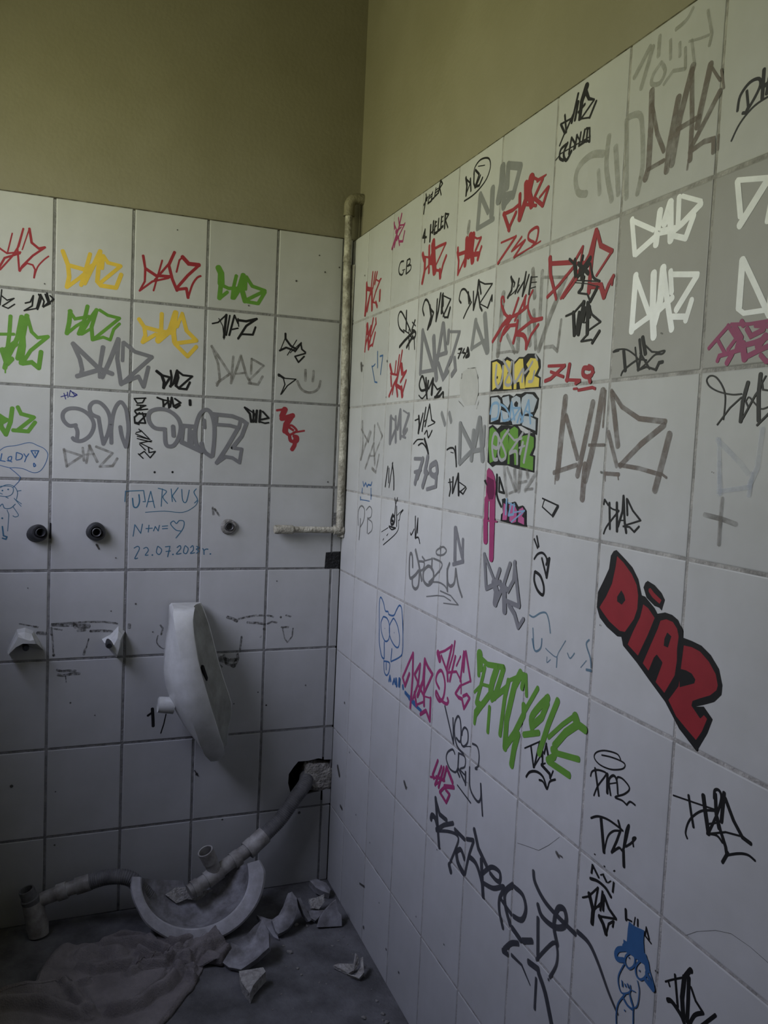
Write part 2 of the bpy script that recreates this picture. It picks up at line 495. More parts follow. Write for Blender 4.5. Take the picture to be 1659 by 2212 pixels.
# ---------------------------------------------------------------- graffiti: marker and paint lying on the tiles
# each block: wall, paint, name | label, then strokes in half millimetres along and up the wall
# l / c = straight or curved stroke with its width in mm (a>b tapers), d = dot with radius, p = filled shape, % = change of paint
GRAFFITI = '''
T B red graffiti_tag|red marker tag on the back wall, cut off by the left picture edge
l4.8 1967,3731 1933,3699 1900,3679 1835,3693
l3.8 1876,3785 1897,3686
l4.7 1823,3816 1844,3723 1877,3664 1932,3591
l5.6 1954,3565 1911,3654 1838,3687
l5.0 1823,3816 1850,3710 1840,3596
l3.3 1794,3820 1827,3707
l6.6 1794,3820 1782,3749 1747,3723 1716,3733
l5.6 1716,3733 1775,3683 1826,3622 1838,3595
l4.6 1837,3602 1803,3640 1775,3634 1763,3611 1768,3568
c3.9 1768,3568 1752,3625 1723,3665 1698,3689
T B yellow graffiti_tag|yellow marker tag in the top tile row of the back wall
l11.3 1629,3726 1601,3655 1594,3594 1605,3537
l11.1 1601,3655 1518,3641 1471,3671
l9.9 1605,3537 1541,3594 1494,3643
l10.5 1490,3728 1517,3616 1534,3555
l11.1 1439,3750 1471,3671 1516,3566
l11.7 1439,3750 1446,3662 1451,3586 1432,3566 1353,3562
l10.2 1423,3727 1428,3657
l9.8 1423,3727 1398,3692 1331,3682 1433,3582
l11.4 1353,3562 1327,3638
T B red graffiti_tag|red spiky marker tag in the top tile row, between the yellow and green tags
l7.5>5.0 1214,3753 1201,3685 1202,3614 1229,3560
l8.5 1201,3685 1143,3653 1067,3656
l5.6 1229,3560 1161,3619 1073,3648
l5.0 1111,3740 1131,3661 1154,3569
l6.1 1045,3793 1075,3725 1149,3627
l8.4 1045,3793 1075,3719 1054,3644 1026,3583
l5.0 1032,3685 1018,3752 999,3773
l11.3 1002,3773 966,3739 907,3739
l8.1 907,3739 970,3673 1030,3595
l8.4 1030,3589 975,3601 964,3550
c5.7 964,3550 943,3624 918,3666 897,3679
T B green graffiti_tag|small green tag just below the yellow top-row tag
l11.7 1585,3415 1590,3353 1601,3292
l8.7 1591,3415 1561,3374 1489,3394
l8.3 1601,3292 1554,3337 1513,3366
l10.6 1498,3449 1513,3373 1541,3295
l10.0 1451,3435 1489,3375 1530,3296
l10.2 1451,3435 1476,3338 1469,3270
l7.8 1524,3296 1476,3332
l8.7 1436,3434 1393,3410 1331,3400 1469,3270
l8.0 1469,3270 1415,3290 1378,3278 1361,3337 1330,3371
T B green graffiti_tag|thick dripping green tag at the left picture edge, second tile row
l10.1 1879,3358 1884,3263 1894,3171
l7.9 1951,3257 1861,3265
l12.3 1825,3360 1844,3248 1893,3134 1904,3084
l12.4 1800,3369 1816,3269 1842,3138
l12.6 1825,3360 1815,3208 1825,3115
l9.0 1800,3369 1776,3285 1746,3257 1694,3268
l9.8 1694,3268 1780,3186 1819,3115
l11.9 1819,3115 1773,3125 1738,3097 1728,3185
l14.4 1917,3181 1893,3109 1871,3136
l4.0 1901,3084 1901,3060
l17.1 1905,3170 1855,3217
T B yellow graffiti_tag|yellow tag under the red spiky tag, second tile row of the back wall
l10.8 1229,3407 1199,3365 1192,3320 1207,3280
l11.1 1199,3365 1123,3352 1052,3346
l10.6 1207,3280 1135,3332
l11.4 1106,3448 1107,3367 1128,3300
l15.7 1030,3462 1059,3358 1125,3294
l14.2 1030,3462 1040,3354 1032,3296
l9.5 1021,3382 994,3462
l11.2 994,3456 968,3367 911,3316 1031,3289
l11.2 1031,3289 958,3223 910,3283
T B grey graffiti_tag|large grey tag crossing a tile joint under the small green tag
l11.0 1570,3242 1533,3163 1520,3107 1526,3075
l12.7 1570,3242 1436,3120
l12.6 1546,3068 1423,3115 1362,3094
l12.1>9.1 1414,3237 1430,3121 1429,3070
l12.1 1335,3288 1381,3156 1416,3071
l11.2 1335,3288 1339,3179 1317,3046
l9.3 1310,3271 1311,3169
l10.8 1307,3271 1246,3225 1154,3204 1317,3039
l10.8 1311,3046 1224,3091 1195,3035 1172,3147
T B black graffiti_tag|pair of small black scribbled tags above the dripping green tag
l3.3 1923,3490 1930,3410
l3.5 1925,3459 1897,3438 1863,3451 1919,3406 1891,3396 1860,3421
l4.0 1809,3432 1784,3441 1770,3476
l4.0 1770,3476 1775,3421 1814,3392
l3.5 1814,3392 1754,3410 1738,3480
l4.6 1744,3485 1732,3462 1749,3405
l4.1 1735,3486 1717,3451 1723,3423
l4.1 1712,3489 1697,3447 1720,3420
l4.7 1704,3496 1688,3442 1714,3427
l3.6 1689,3485 1671,3468 1691,3445
T B green graffiti_tag|green tag in the top tile row nearest to the corner pipe
l16.9>20.3 800,3739 783,3708 781,3649
l13.3 781,3662 788,3566
l10.0 781,3643 737,3628 683,3634
l9.6 788,3566 743,3607
l10.0 695,3705 710,3631 715,3574
l14.5 655,3713 676,3635 708,3578
l15.1 655,3713 662,3636 639,3565
l8.2 637,3705 638,3632
l10.1 637,3705 601,3656 524,3638 633,3573
l10.1 639,3565 563,3560
l10.7 563,3560 524,3631
T B black graffiti_tag|black four-letter tag below the corner-side green tag
l4.5 824,3420 791,3430 745,3478
l2.7 788,3453 764,3413 754,3337
l7.4 745,3478 755,3347
l4.7 725,3476 742,3361
l6.0 698,3479 725,3363
l4.9 698,3479 676,3434
l4.6 709,3398 675,3408
l3.4 677,3464 672,3418
l7.3 677,3454 629,3452 567,3472
l6.6 567,3472 628,3426 673,3348
l6.0 673,3351 654,3376 588,3379 573,3424
T B black graffiti_tag|small tilted black tag on the back wall, right of the four-letter black tag
l6.4 393,3404 391,3373 358,3335 321,3317
l2.8 395,3373 421,3302
l6.2 424,3301 386,3322 335,3309
l2.8 323,3372 377,3278
l2.7 294,3361 360,3293
l4.9 294,3357 331,3302
l5.1 297,3354 289,3320 266,3304
l4.8 266,3298 330,3275
l5.0 330,3275 307,3242 273,3280
T B washgrey graffiti_tag|faded grey streaky tag below the four-letter black tag
l7.4 824,3294 784,3198 771,3105 787,3070
l7.5 824,3294 714,3143 790,3083
l7.5 697,3245 706,3089
l7.4 653,3255 675,3179 706,3089
l7.7 653,3248 618,3143 589,3097
l6.0 680,3145 626,3156
l6.9 591,3152 590,3240
l6.8 590,3240 516,3205 597,3117
l7.5 603,3097 547,3094 521,3143
T B navy graffiti_tag|tiny dark blue pen tag above the grey outlined letters
l2.5 1625,2952 1595,2963
l2.4 1610,2972 1601,2941
l2.4 1593,2979 1589,2951
l2.4 1578,2990 1583,2958 1559,2956
l2.5 1575,2987 1551,2960
l2.5 1566,2981 1545,2970 1559,2959 1542,2967
T B grey graffiti_tag|grey outlined rounded letters in the third tile row, left group
c10.6 1545,2804 1581,2799 1611,2829 1612,2867 1582,2891 1528,2891 1479,2862 1454,2812 1471,2754 1513,2720 1549,2721 1562,2734
c10.3 1551,2801 1538,2770 1540,2731
c10.6 1430,2852 1467,2869 1477,2907 1456,2934 1420,2930 1382,2887 1369,2830 1380,2765 1403,2706
c10.5 1430,2852 1417,2776 1403,2712
c10.6 1360,2714 1362,2804 1348,2896 1318,2943 1289,2912 1276,2848 1271,2783 1282,2698
c10.7 1315,2807 1305,2755 1282,2695
T B washgrey graffiti_tag|faded grey four-letter tag below the left grey outlined letters
l7.2 1605,2671 1589,2576
l6.9 1605,2665 1512,2637 1586,2582
l6.7 1509,2682 1502,2611
l6.7 1473,2696 1490,2599
l7.5 1476,2696 1432,2607
l5.8 1500,2643 1451,2652
l7.0 1440,2691 1353,2659 1419,2582 1351,2588 1327,2631
T B green graffiti_tag|bright green tag at the left picture edge, third tile row
l10.4 1947,2848 1895,2814
l12.7 1924,2831 1918,2775 1895,2739
l11.4 1865,2877 1873,2803 1895,2733
l11.9 1890,2814 1912,2800
l10.3 1839,2885 1822,2849 1758,2834 1838,2761
l10.3 1861,2760 1786,2757 1752,2809
T B blue marker_writing|blue ballpoint speech bubble with writing on the back wall
c1.8 1933,2638 1899,2668 1842,2680 1779,2698 1738,2684 1703,2667 1686,2636 1699,2585 1725,2546 1760,2538 1806,2556 1847,2561 1875,2560 1921,2571
l1.8 1875,2560 1846,2536 1820,2511 1829,2486 1857,2454
l2.7 1913,2633 1919,2596 1896,2593
c2.7 1887,2597 1870,2597 1865,2619 1879,2616 1882,2603 1864,2591
l2.6 1842,2642 1844,2605
c2.7 1839,2642 1813,2631 1819,2609 1841,2602
l2.7 1805,2637 1793,2619 1781,2638
l2.6 1793,2619 1801,2594
l3.0 1770,2655 1732,2656 1749,2618 1770,2655
l2.6 1750,2649 1749,2640
c2.7 1755,2589 1746,2577 1754,2570 1757,2586
T B teal marker_doodle|blue pen doodle of a figure under the speech bubble
c1.8 1926,2458 1886,2462 1857,2454 1859,2422 1885,2406 1919,2408
c1.8 1920,2452 1886,2469 1851,2460 1834,2429 1839,2391
l1.9 1834,2436 1816,2439
l1.8 1845,2391 1813,2367
l1.8 1850,2397 1815,2354
c2.1 1919,2352 1907,2365 1896,2343 1867,2344 1844,2366
c1.8 1856,2353 1832,2316 1829,2303 1844,2297 1855,2303
l1.7 1884,2334 1875,2309 1880,2220
l3.9 1906,2245 1900,2195 1883,2189 1888,2176 1905,2182
d2.5 1907,2289
d2.2 1908,2437
d2.2 1880,2444
l1.8 1919,2424 1908,2418
l1.9 1891,2403 1879,2397
T B teal marker_writing|blue felt-pen name, initials with heart and date in three lines
l2.6 1281,2390 1279,2449 1181,2455 1170,2392 1183,2392
c3.8 1240,2410 1233,2364 1214,2361 1202,2391 1206,2431
l2.6 1163,2362 1142,2452 1118,2359
l2.7 1154,2392 1125,2396
l2.6 1082,2367 1078,2467
c2.6 1101,2470 1055,2454 1074,2420 1047,2384
l2.6 1029,2468 1021,2395
l2.6 990,2476 1022,2428 1001,2395
c2.7 970,2467 962,2403 942,2396 927,2464
c2.7 887,2472 900,2451 879,2411 895,2390
c2.0 1168,2332 1065,2340 960,2335 894,2370 875,2404
l2.6 1232,2195 1224,2261 1191,2212 1183,2265
l2.7 1163,2239 1128,2242
l2.6 1147,2259 1150,2219
l2.6 1121,2226 1112,2252 1095,2226 1089,2259
l2.7 1073,2253 1043,2256
l2.7 1072,2239 1043,2241
c2.7 995,2186 957,2240 952,2281 978,2287 994,2270 1011,2284 1027,2267 997,2233 970,2227
c2.6 1225,2128 1206,2138 1196,2125 1211,2091 1220,2068 1204,2071
c2.6 1173,2125 1157,2132 1147,2115 1163,2088 1147,2088
d2.4 1124,2088
c2.6 1096,2138 1102,2105 1085,2091 1073,2118 1093,2138
l2.7 1053,2135 1027,2138 1039,2077
l2.7 1049,2108 1023,2111
d2.4 1009,2091
c2.7 987,2131 971,2142 967,2125 990,2094 963,2097
c2.7 944,2138 950,2104 933,2097 924,2125 941,2142
c2.7 911,2131 898,2142 894,2118 910,2097 886,2101
c2.7 877,2138 864,2131 877,2121 863,2111 876,2097
c3.0 840,2125 834,2114 832,2090
c3.1 833,2114 820,2122 809,2121
d2.4 795,2093
T B black graffiti_tag|black tags written downwards along the tile joint beside the date
l3.9 1244,2967 1181,2974
l3.8 1244,2967 1227,2942 1199,2947 1187,2970
l3.9 1230,2932 1180,2932
l3.8 1239,2902 1183,2932
l3.9 1239,2902 1170,2913
l3.8 1208,2927 1208,2907
l4.6 1239,2896 1229,2883 1172,2886
l4.4 1241,2863 1213,2891
l4.4 1172,2886 1215,2838
l4.5 1241,2866 1237,2831 1215,2825
l4.6 1237,2834 1180,2834
l4.5 1198,2891 1180,2834
l2.9 1215,2799 1205,2786 1230,2779
l3.0 1205,2793 1153,2743 1233,2772
l3.0 1223,2759 1153,2743
l3.0 1223,2746 1146,2730 1204,2741
l2.9 1210,2721 1143,2737
l3.0 1206,2721 1139,2691
l3.3 1209,2714 1177,2683
l3.3 1161,2697 1157,2670 1122,2678
l3.2 1122,2678 1150,2641 1183,2676 1211,2655
l3.3 1215,2661 1188,2636
T B black graffiti_tag|thick black tag between the yellow tag and the grey bubble letters
l8.5 1127,3128 1098,3107 1084,3069 1086,3036
l6.5 1098,3107 1052,3098 1083,3043
l5.8 1050,3137 1043,3098 1048,3045
l7.1 1014,3140 1032,3066 1051,3048
l7.2 1014,3140 1007,3101 1019,3054 999,3039
l5.9 1008,3134 981,3116 929,3113 1002,3042
l6.5 1002,3039 959,3038 941,3079
T B black graffiti_tag|small black tag and dash resting on the grey bubble letters
l5.2 1120,2981 1088,2970 1083,2931
l4.5 1091,2970 1055,2966 1087,2934
l4.6 1062,2985 1054,2926
l5.8 1040,2987 1048,2933
l5.2 1040,2987 1028,2934
l5.3 1023,2981 990,2960 1029,2938 1015,2929 993,2947
l7.9 938,2977 936,2950
T B black marker_dots|two black marker dots side by side above the blue name
d3.3 1123,2560
d3.3 1024,2564
T B grey graffiti_tag|wide grey bubble letters across two tiles in the third row
c11.1 1071,2806 1129,2810 1162,2848 1160,2894 1118,2916 1060,2913 1007,2876 986,2824 998,2757 1023,2716 1055,2711 1069,2734 1073,2793
l11.8 1029,2825 1024,2769
l11.4 983,2831 900,2829
l9.8 972,2818 977,2745
l9.9 936,2820 937,2740
l13.5 980,2738 866,2689
l11.3 919,2801 923,2720
c11.4 866,2689 897,2735 903,2815 882,2897 846,2929 815,2907 796,2841 794,2753 801,2665
c8.7 854,2871 850,2824
c11.5 867,2736 849,2690 808,2661
l11.6 815,2907 693,2901 637,2883 609,2864 634,2788 687,2717
l10.2 785,2895 787,2848 705,2846 653,2835 644,2883
l11.6 653,2841 721,2715 776,2625
l10.2 776,2625 726,2664 685,2659 643,2633
l9.6 687,2717 632,2712 643,2630
T B black marker_doodle|black three-cornered pennant doodle left of the grey smiley
l7.1 426,3161 393,3142
l3.5 393,3142 318,3141
l3.5 397,3146 385,3105 408,3045
l3.5 318,3141 370,3099 404,3048
d4.8 422,3157
T B washgrey marker_doodle|grey smiley with two dashes for eyes beside the corner pipe
l8.0 262,3201 260,3135
l8.0 211,3198 214,3135
c7.9 310,3131 283,3084 231,3067 181,3091 165,3142
T B black graffiti_tag|compact black tag at the top right of the grey bubble letters
l6.3 622,2956 590,2920 581,2873
l4.2 612,2953 562,2922 574,2873
l5.6 570,2942 567,2873
l7.0 549,2943 553,2874
l7.0 528,2944 532,2875
l5.6 514,2938 477,2902 526,2889
l4.8 525,2876 497,2870 476,2875
T B red graffiti_tag|red slanted signature on the tile next to the corner pipe
l6.9 429,2950 379,2960
l17.7 379,2960 396,2917
l15.3 399,2903 363,2912 328,2925
l17.8 338,2921 369,2870 374,2828
c7.1 378,2828 352,2808 316,2824 303,2839 333,2865 354,2857 324,2838
l5.6 324,2824 280,2833 255,2838
l9.3 367,2828 345,2802
c10.7 345,2802 336,2774 300,2772 297,2797 319,2803
l13.0 308,2789 313,2747 327,2722
T B dirt wall_stain|faint brown smear above the bare plaster outlet
l6.9 789,2365 784,2324
l5.8 778,2358 750,2318
T B dirt wall_stain|dark mould line where a washbasin was removed, between the broken brackets
l5.5 1753,1697 1723,1693
l10.3 1723,1659 1683,1657
l3.9 1816,1715 1774,1704 1728,1696
l8.8 1651,1703 1591,1698 1530,1698
l5.6 1651,1707 1574,1709 1464,1713 1375,1710 1307,1698
l13.7 1530,1691 1459,1689
l8.1 1516,1665 1477,1668
l7.3 1450,1660 1405,1661 1334,1655
l4.7 1642,1681 1599,1673
l7.3 1655,1686 1652,1649
l4.4 1648,1644 1640,1526
d4.2 1640,1533
l6.9 1475,1559 1483,1528
l3.8 1458,1617 1470,1566
l8.6 1241,1691 1241,1671
T B dirt wall_stain|short dark double smear under the tile joint, left of the hanging washbasin
l7.2 1621,1448 1595,1439 1547,1441 1525,1438
l8.1 1617,1421 1586,1415 1543,1422 1503,1422
l2.9 1577,1414 1572,1376
T B dirt wall_stain|dark mould streaks right of the hanging washbasin
l9.4 683,1715 654,1707 626,1689
l6.1 640,1696 570,1712 513,1720 463,1719
l7.2 562,1679 498,1674 454,1665
l6.2 440,1668 411,1678 382,1673
l6.0 442,1718 405,1710
d3.6 358,1705
d5.0 457,1636
l6.1 352,1643 308,1642
l4.4 344,1636 331,1577 311,1548 283,1583 278,1633
d4.3 480,1591
l6.1 594,1595 602,1503
l6.9 745,1496 729,1438 708,1416
l17.6 716,1466 674,1450
l8.2 696,1486 681,1436 645,1420
l12.3 653,1456 618,1454 638,1416
l8.3 620,1504 611,1461
l5.4 325,1715 295,1707
T B dirt wall_stain|small rusty curl beside the upper edge of the hanging washbasin
l5.3 1069,1681 1055,1662 1063,1625
c3.4 1081,1621 1087,1584 1070,1556 1043,1541 1033,1568
T B black marker_doodle|black smudged cross mark below the washbasin drain
l6.3 1127,1152 1097,1173
l8.9 1102,1192 1098,1145 1095,1088
l3.3 1024,1154 1036,1093 1051,1042
T B black joint_gap|dark gap in the tile joint beside the left pipe outlet
l4.2 1667,2264 1667,2183
T B speck dirt_specks|small dark specks scattered over the back wall tiles
d1.9 1716,3543
d2.0 1033,3916
d3.2 339,3715
d2.4 203,3880
d2.5 76,3825
d2.7 164,3787
d2.4 618,3543
d2.5 94,2534
d2.7 1209,1809
d2.1 1342,1771
d4.6 1844,811
d2.6 1548,1258
d4.3 836,776
d2.7 1618,446
d2.9 675,478
d2.3 483,1249
d2.9 429,1165
d4.5 194,463
d2.0 1417,1177
d2.2 1111,1643
d2.1 1323,2073
d2.9 1423,2143
d2.1 391,1927
d1.7 1776,1910
d2.0 1618,755
d2.1 628,1188
d2.2 185,1274
l3.9 850,800 827,764
l4.9 1428,2149 1413,2123
l6.3 740,38 712,57
T R pink graffiti_tag|thin pink tag near the corner in the top row of the right wall
l5.9 768,3948 789,3895 735,3878
l7.1 706,3938 718,3902
l4.1 715,3922 755,3883 817,3889
l8.1 815,3956 776,3889 688,3805
l5.5 734,3888 767,3852 701,3817
l8.0 757,3873 723,3808
l4.2 787,3905 850,3893 869,3898
l5.7 863,3893 755,3835
l6.5 781,3844 801,3801
l6.5 798,3821 847,3811 868,3858
T R black marker_writing|black slanted five-letter word along the top tile edge
l6.3 1116,3884 1136,3954
l4.8 1111,3925 1160,3952
l4.9 1134,3972 1150,3937
l5.0 1177,3957 1164,3920 1210,3922
l3.5 1184,3948 1217,3955
l3.0 1173,3940 1207,3942
l5.1 1216,3959 1204,3926 1237,3928
l5.1 1255,3967 1242,3931 1275,3935
l2.9 1256,3958 1283,3959
l3.2 1252,3946 1279,3949
l7.1 1307,3987 1286,3937
l4.6 1307,3987 1331,3967 1300,3954 1321,3919
T R black marker_writing|black numeral four and slanted word above the red tags
l5.7 1144,3804 1118,3771 1166,3763
l6.6 1144,3804 1146,3743
d4.2 1136,3772
l8.3 1213,3808 1211,3734
l8.3 1245,3818 1241,3767
l4.1 1212,3769 1251,3778
l6.7 1268,3812 1259,3758 1297,3758
l3.5 1264,3805 1286,3808
l3.6 1263,3786 1288,3791
l6.6 1306,3816 1302,3762 1335,3763
l6.6 1339,3817 1334,3767 1361,3770
l3.0 1339,3813 1361,3814
l3.0 1337,3792 1358,3794
l7.7 1381,3820 1378,3757
l4.6 1381,3820 1419,3809 1385,3790 1416,3751
T R black marker_writing|two small black capital letters below the thin pink tag
c5.1 874,3706 833,3709 809,3684 820,3653 862,3641 881,3657
l2.5 860,3663 900,3661
l6.8 922,3697 916,3636
c4.4 921,3701 960,3701 963,3679 931,3671 977,3667 974,3645 923,3635
T R red graffiti_tag|narrow red tag nearest the corner, ending on the first tile joint
l9.9 391,3737 371,3643 287,3517
l9.3 432,3730 403,3649 358,3614
l9.6 465,3724 433,3665
l12.8 288,3694 302,3660 387,3641
l12.2 289,3689 292,3602 279,3513
l8.4 371,3643 319,3529
l14.6 389,3630 403,3528
l4.6 446,3689 496,3670 541,3677
l8.2 526,3675 455,3620 414,3568
l5.2 414,3568 480,3553
l10.7 463,3561 491,3531
l12.7 527,3613 526,3562
T R red graffiti_tag|solid red tag below the numeral four, first of two alike
l12.5 1128,3693 1150,3662 1163,3651
l5.2 1136,3678 1209,3660
l12.1 1162,3660 1163,3606 1140,3552
l5.2 1163,3606 1213,3624
l10.4 1208,3713 1218,3588
l18.4 1257,3724 1263,3675 1228,3638
l23.3 1253,3712 1268,3639 1287,3580
l6.8 1267,3687 1328,3688 1403,3685
l5.5 1403,3685 1305,3611
l6.3 1274,3591 1353,3572
l12.2 1347,3577 1357,3541
l8.3 1356,3546 1382,3596 1415,3628
l8.6 1224,3630 1282,3619
T R red graffiti_tag|solid red tag with a grey smear rising above it
l8.5 1536,3637 1544,3607 1621,3603
l8.5 1533,3621 1553,3577 1550,3520
l6.8 1550,3520 1615,3577
l14.6 1624,3658 1626,3602 1619,3548
l21.2 1661,3662 1658,3612 1652,3581
l18.2 1688,3660 1678,3596 1693,3550
l4.7 1689,3652 1727,3636 1763,3632
l8.2 1763,3632 1715,3588
l10.8 1689,3578 1753,3569 1742,3548
l7.8 1745,3559 1772,3594
T R washgrey wall_stain|short grey smear above a solid red tag
l14.7 1640,3722 1635,3684
l4.0 1635,3684 1631,3665
T R black graffiti_tag|black tag inside a hand-drawn oval near the top tile edge
c3.9 1578,3826 1660,3828 1732,3841 1790,3865 1815,3902 1801,3935 1759,3952 1708,3956 1668,3940 1660,3915
l7.5 1583,3923 1598,3886 1594,3845
l4.3 1583,3918 1631,3887 1597,3854
l6.2 1629,3906 1641,3852
l5.9 1664,3923 1665,3877 1683,3854
l5.5 1674,3929 1714,3900 1678,3856
l2.2 1700,3936 1763,3922
l5.6 1726,3892 1688,3857 1720,3853 1748,3877
T R greylight graffiti_tag|large pale grey tag crossing a joint behind the red tag
l16.3 1735,3813 1725,3680
l13.2 1735,3813 1817,3721
l10.7 1720,3677 1870,3682
l19.9 1846,3806 1849,3700
l21.9 1924,3870 1922,3807 1901,3744
l19.7 1924,3866 1952,3710
l16.8 1970,3865 1971,3777
l15.7 1971,3861 2071,3828 2022,3730
l12.4 1919,3757 2029,3740 1942,3712
T R red graffiti_tag|slanted solid red tag above the red number
l10.0 1955,3683 2009,3607
l8.6 2000,3610 2056,3663
l7.7 1951,3680 2028,3678 2079,3686
l10.4 2079,3723 2085,3632
l15.4 2122,3752 2129,3694 2085,3632
l16.9 2131,3746 2174,3659
l22.2 2162,3761 2143,3715
l5.7 2161,3765 2212,3739
l7.4>3.4 2205,3738 2266,3742
l7.9 2244,3734 2180,3673
l6.5 2131,3673 2207,3650
l8.3 2196,3677 2255,3638
l8.2 2255,3638 2287,3694
l5.0 2228,3673 2279,3694
T R red marker_writing|thin red number 749 under the slanted red tag
l4.2 1945,3573 2066,3572
l6.5 2066,3572 1926,3497
l5.0 2111,3560 2037,3522 2138,3542
l5.7 2138,3542 2058,3495
l3.4 2058,3495 2191,3507 2254,3514
c5.9 2206,3520 2163,3541 2168,3564 2216,3571 2233,3557 2222,3521 2191,3507
T R black graffiti_tag|black looping scribbled word below the topmost spiky black tag
c5.4 2389,3808 2356,3801 2351,3775 2378,3758
c6.0 2398,3810 2376,3781 2396,3753 2426,3775
l5.4 2421,3820 2410,3771
l4.3 2421,3820 2444,3795 2439,3775
l5.3 2454,3818 2447,3777
l3.2 2454,3818 2477,3789
l4.5 2478,3819 2470,3778 2506,3780
l5.2 2501,3820 2490,3781
l4.1 2509,3821 2529,3815 2534,3771 2513,3782
l2.3 2325,3774 2358,3787 2536,3787
l4.9 2517,3819 2514,3777
T R black graffiti_tag|topmost spiky black tag on the right wall
l5.3 2346,3889 2377,3848
l3.6 2346,3889 2422,3885
l4.7 2369,3912 2385,3849
l4.5 2380,3851 2421,3894
l3.7 2376,3852 2346,3817
l5.5 2447,3954 2416,3870
l6.3 2450,3927 2436,3872
l13.1>8.7 2497,3961 2471,3920 2465,3866
l4.8 2454,3891 2492,3904
l8.1>3.3 2496,3940 2514,3913 2546,3899
l3.7 2546,3899 2473,3863
l2.9 2465,3866 2525,3850
l5.1 2525,3850 2558,3890
T R washbrown graffiti_tag|big washed-out brown tag in the top tile row at right
l12.6 2846,3815 2852,3730 2854,3594 2842,3567
l8.4 2850,3776 2884,3682 2920,3623
l6.7 2851,3591 2923,3596
l12.4 2969,3752 2942,3627 2938,3562
l12.3 3021,3816 2980,3694 2959,3574
l9.1 3017,3808 3032,3669 3035,3563
l7.7 2972,3664 3063,3669
l11.5 3091,3792 3066,3692 3055,3644
l4.4 3091,3789 3131,3736
l4.3 3133,3762 3148,3710
l8.7 3134,3708 3090,3656 3034,3595
l7.5 3030,3586 3086,3596 3122,3591 3125,3556
l4.5 3141,3595 3142,3558
l4.0 3029,3568 3026,3541
d2.8 2815,3578
T R faint graffiti_tag|faint grey scribbled number above the washed-out brown tag
l9.2 2756,3887 2825,3947
l8.1 2866,3959 2866,3904
l9.4 2838,3941 2793,3842
c6.9 2881,3880 2847,3859 2844,3835 2881,3824 2901,3849 2881,3880
l6.2 2916,3927 2922,3874
l6.0 2958,3902 2962,3865
l5.9 2983,3878 2989,3822
l5.5 2899,3813 2937,3835 2989,3820
l5.3 3008,3888 3026,3818
c4.0 2998,3889 3041,3878 3077,3872
l5.3 3065,3939 3087,3871 3080,3844
c6.2 3005,3973 2980,3953 2937,3947
T R faint graffiti_tag|faint whitish looping scrawl left of the washed-out brown tag
c12.3 2619,3707 2550,3724 2482,3710 2462,3672 2484,3623 2533,3606
c11.6 2642,3753 2638,3660 2679,3548
l11.8 2682,3708 2712,3559
c10.2 2736,3778 2795,3765 2814,3705 2825,3606 2808,3534
l11.2 2730,3772 2755,3536
l9.8 2595,3661 2610,3586
T R black graffiti_tag|black tag with a long underline at the upper right picture edge
l4.3 3231,3672 3240,3631 3232,3619 3222,3622
c4.3 3203,3634 3209,3668 3238,3689 3269,3687 3275,3669 3260,3646 3236,3622
l5.7 3284,3703 3285,3634
l6.0 3305,3682 3299,3641
l5.2 3282,3660 3309,3668
c2.8 3321,3633 3262,3626 3216,3600 3189,3565
T R black graffiti_tag|black three-letter tag with a looping first letter, left of a twin
c6.0 1184,3393 1162,3427 1187,3464 1223,3454 1262,3413 1299,3391
l9.5 1249,3429 1273,3377 1239,3324
l6.0 1299,3391 1271,3342 1234,3320
l6.7 1336,3446 1332,3348
l7.8 1372,3467 1354,3392 1332,3348
l7.4 1399,3462 1406,3406
l10.9 1395,3455 1393,3378
l3.4 1395,3455 1487,3424
l6.2 1487,3424 1412,3359
l4.8 1385,3405 1428,3352 1465,3348
l8.1 1465,3348 1486,3387
T R black graffiti_tag|black three-letter tag with a looping first letter, right of a twin
c4.9 1600,3391 1578,3410 1593,3444 1631,3444 1673,3412 1694,3385
l7.7 1666,3425 1681,3379
l4.7 1704,3380 1662,3350 1632,3322
l5.4 1717,3421 1726,3345
l7.3 1762,3460 1755,3407 1726,3345
l6.1 1767,3455 1790,3401
l3.4 1767,3455 1821,3435 1889,3425
l4.0 1889,3425 1786,3364
l5.9 1763,3410 1788,3348 1808,3330
l2.7 1787,3360 1858,3334
l5.6 1858,3334 1891,3378 1893,3356
T R washgrey graffiti_tag|big washed grey tag behind the red and black tags
l12.9 2209,3422 2234,3319
l11.4 2278,3403 2280,3246
l5.7 2280,3382 2439,3355
l13.6 2439,3355 2349,3237 2284,3125
l16.2 1989,3371 1979,3249 1969,3136
l9.7 2039,3205 2107,3134
l14.7 2127,3280 2129,3139
l13.3 2192,3271 2220,3151
l11.1 2233,3272 2263,3133
l5.4 1968,3143 2069,3141 2130,3132
l7.0 2322,3131 2380,3129 2413,3109
l7.5 2425,3214 2412,3119
T R black marker_writing|black handwritten four-letter word above the red slashed tag
l6.2 2044,3425 2058,3400 2054,3372 2026,3349
l4.0 2044,3423 2077,3396 2071,3383
c2.6 2026,3351 2073,3362 2115,3383
l5.2 2109,3407 2101,3378 2085,3356
l4.7 2160,3422 2150,3391 2103,3357
l5.2 2160,3422 2142,3337
l5.0 2183,3408 2160,3365 2142,3337
l6.5 2202,3396 2191,3338
l2.0 2202,3396 2246,3390
l2.0 2200,3377 2242,3372
l2.2 2196,3356 2237,3356
T R red graffiti_tag|red slashed tag above the yellow block letters
c5.9 2006,3289 1978,3329 1975,3355 1990,3356 2000,3337
c6.8 1987,3321 2014,3288 2054,3272 2120,3277 2189,3295
l6.9 2113,3334 2076,3276 2006,3224 1986,3189
l11.9>7.7 2054,3272 1995,3247 1918,3193
l7.3 2007,3213 2058,3239
c6.0 2170,3336 2139,3299 2094,3253
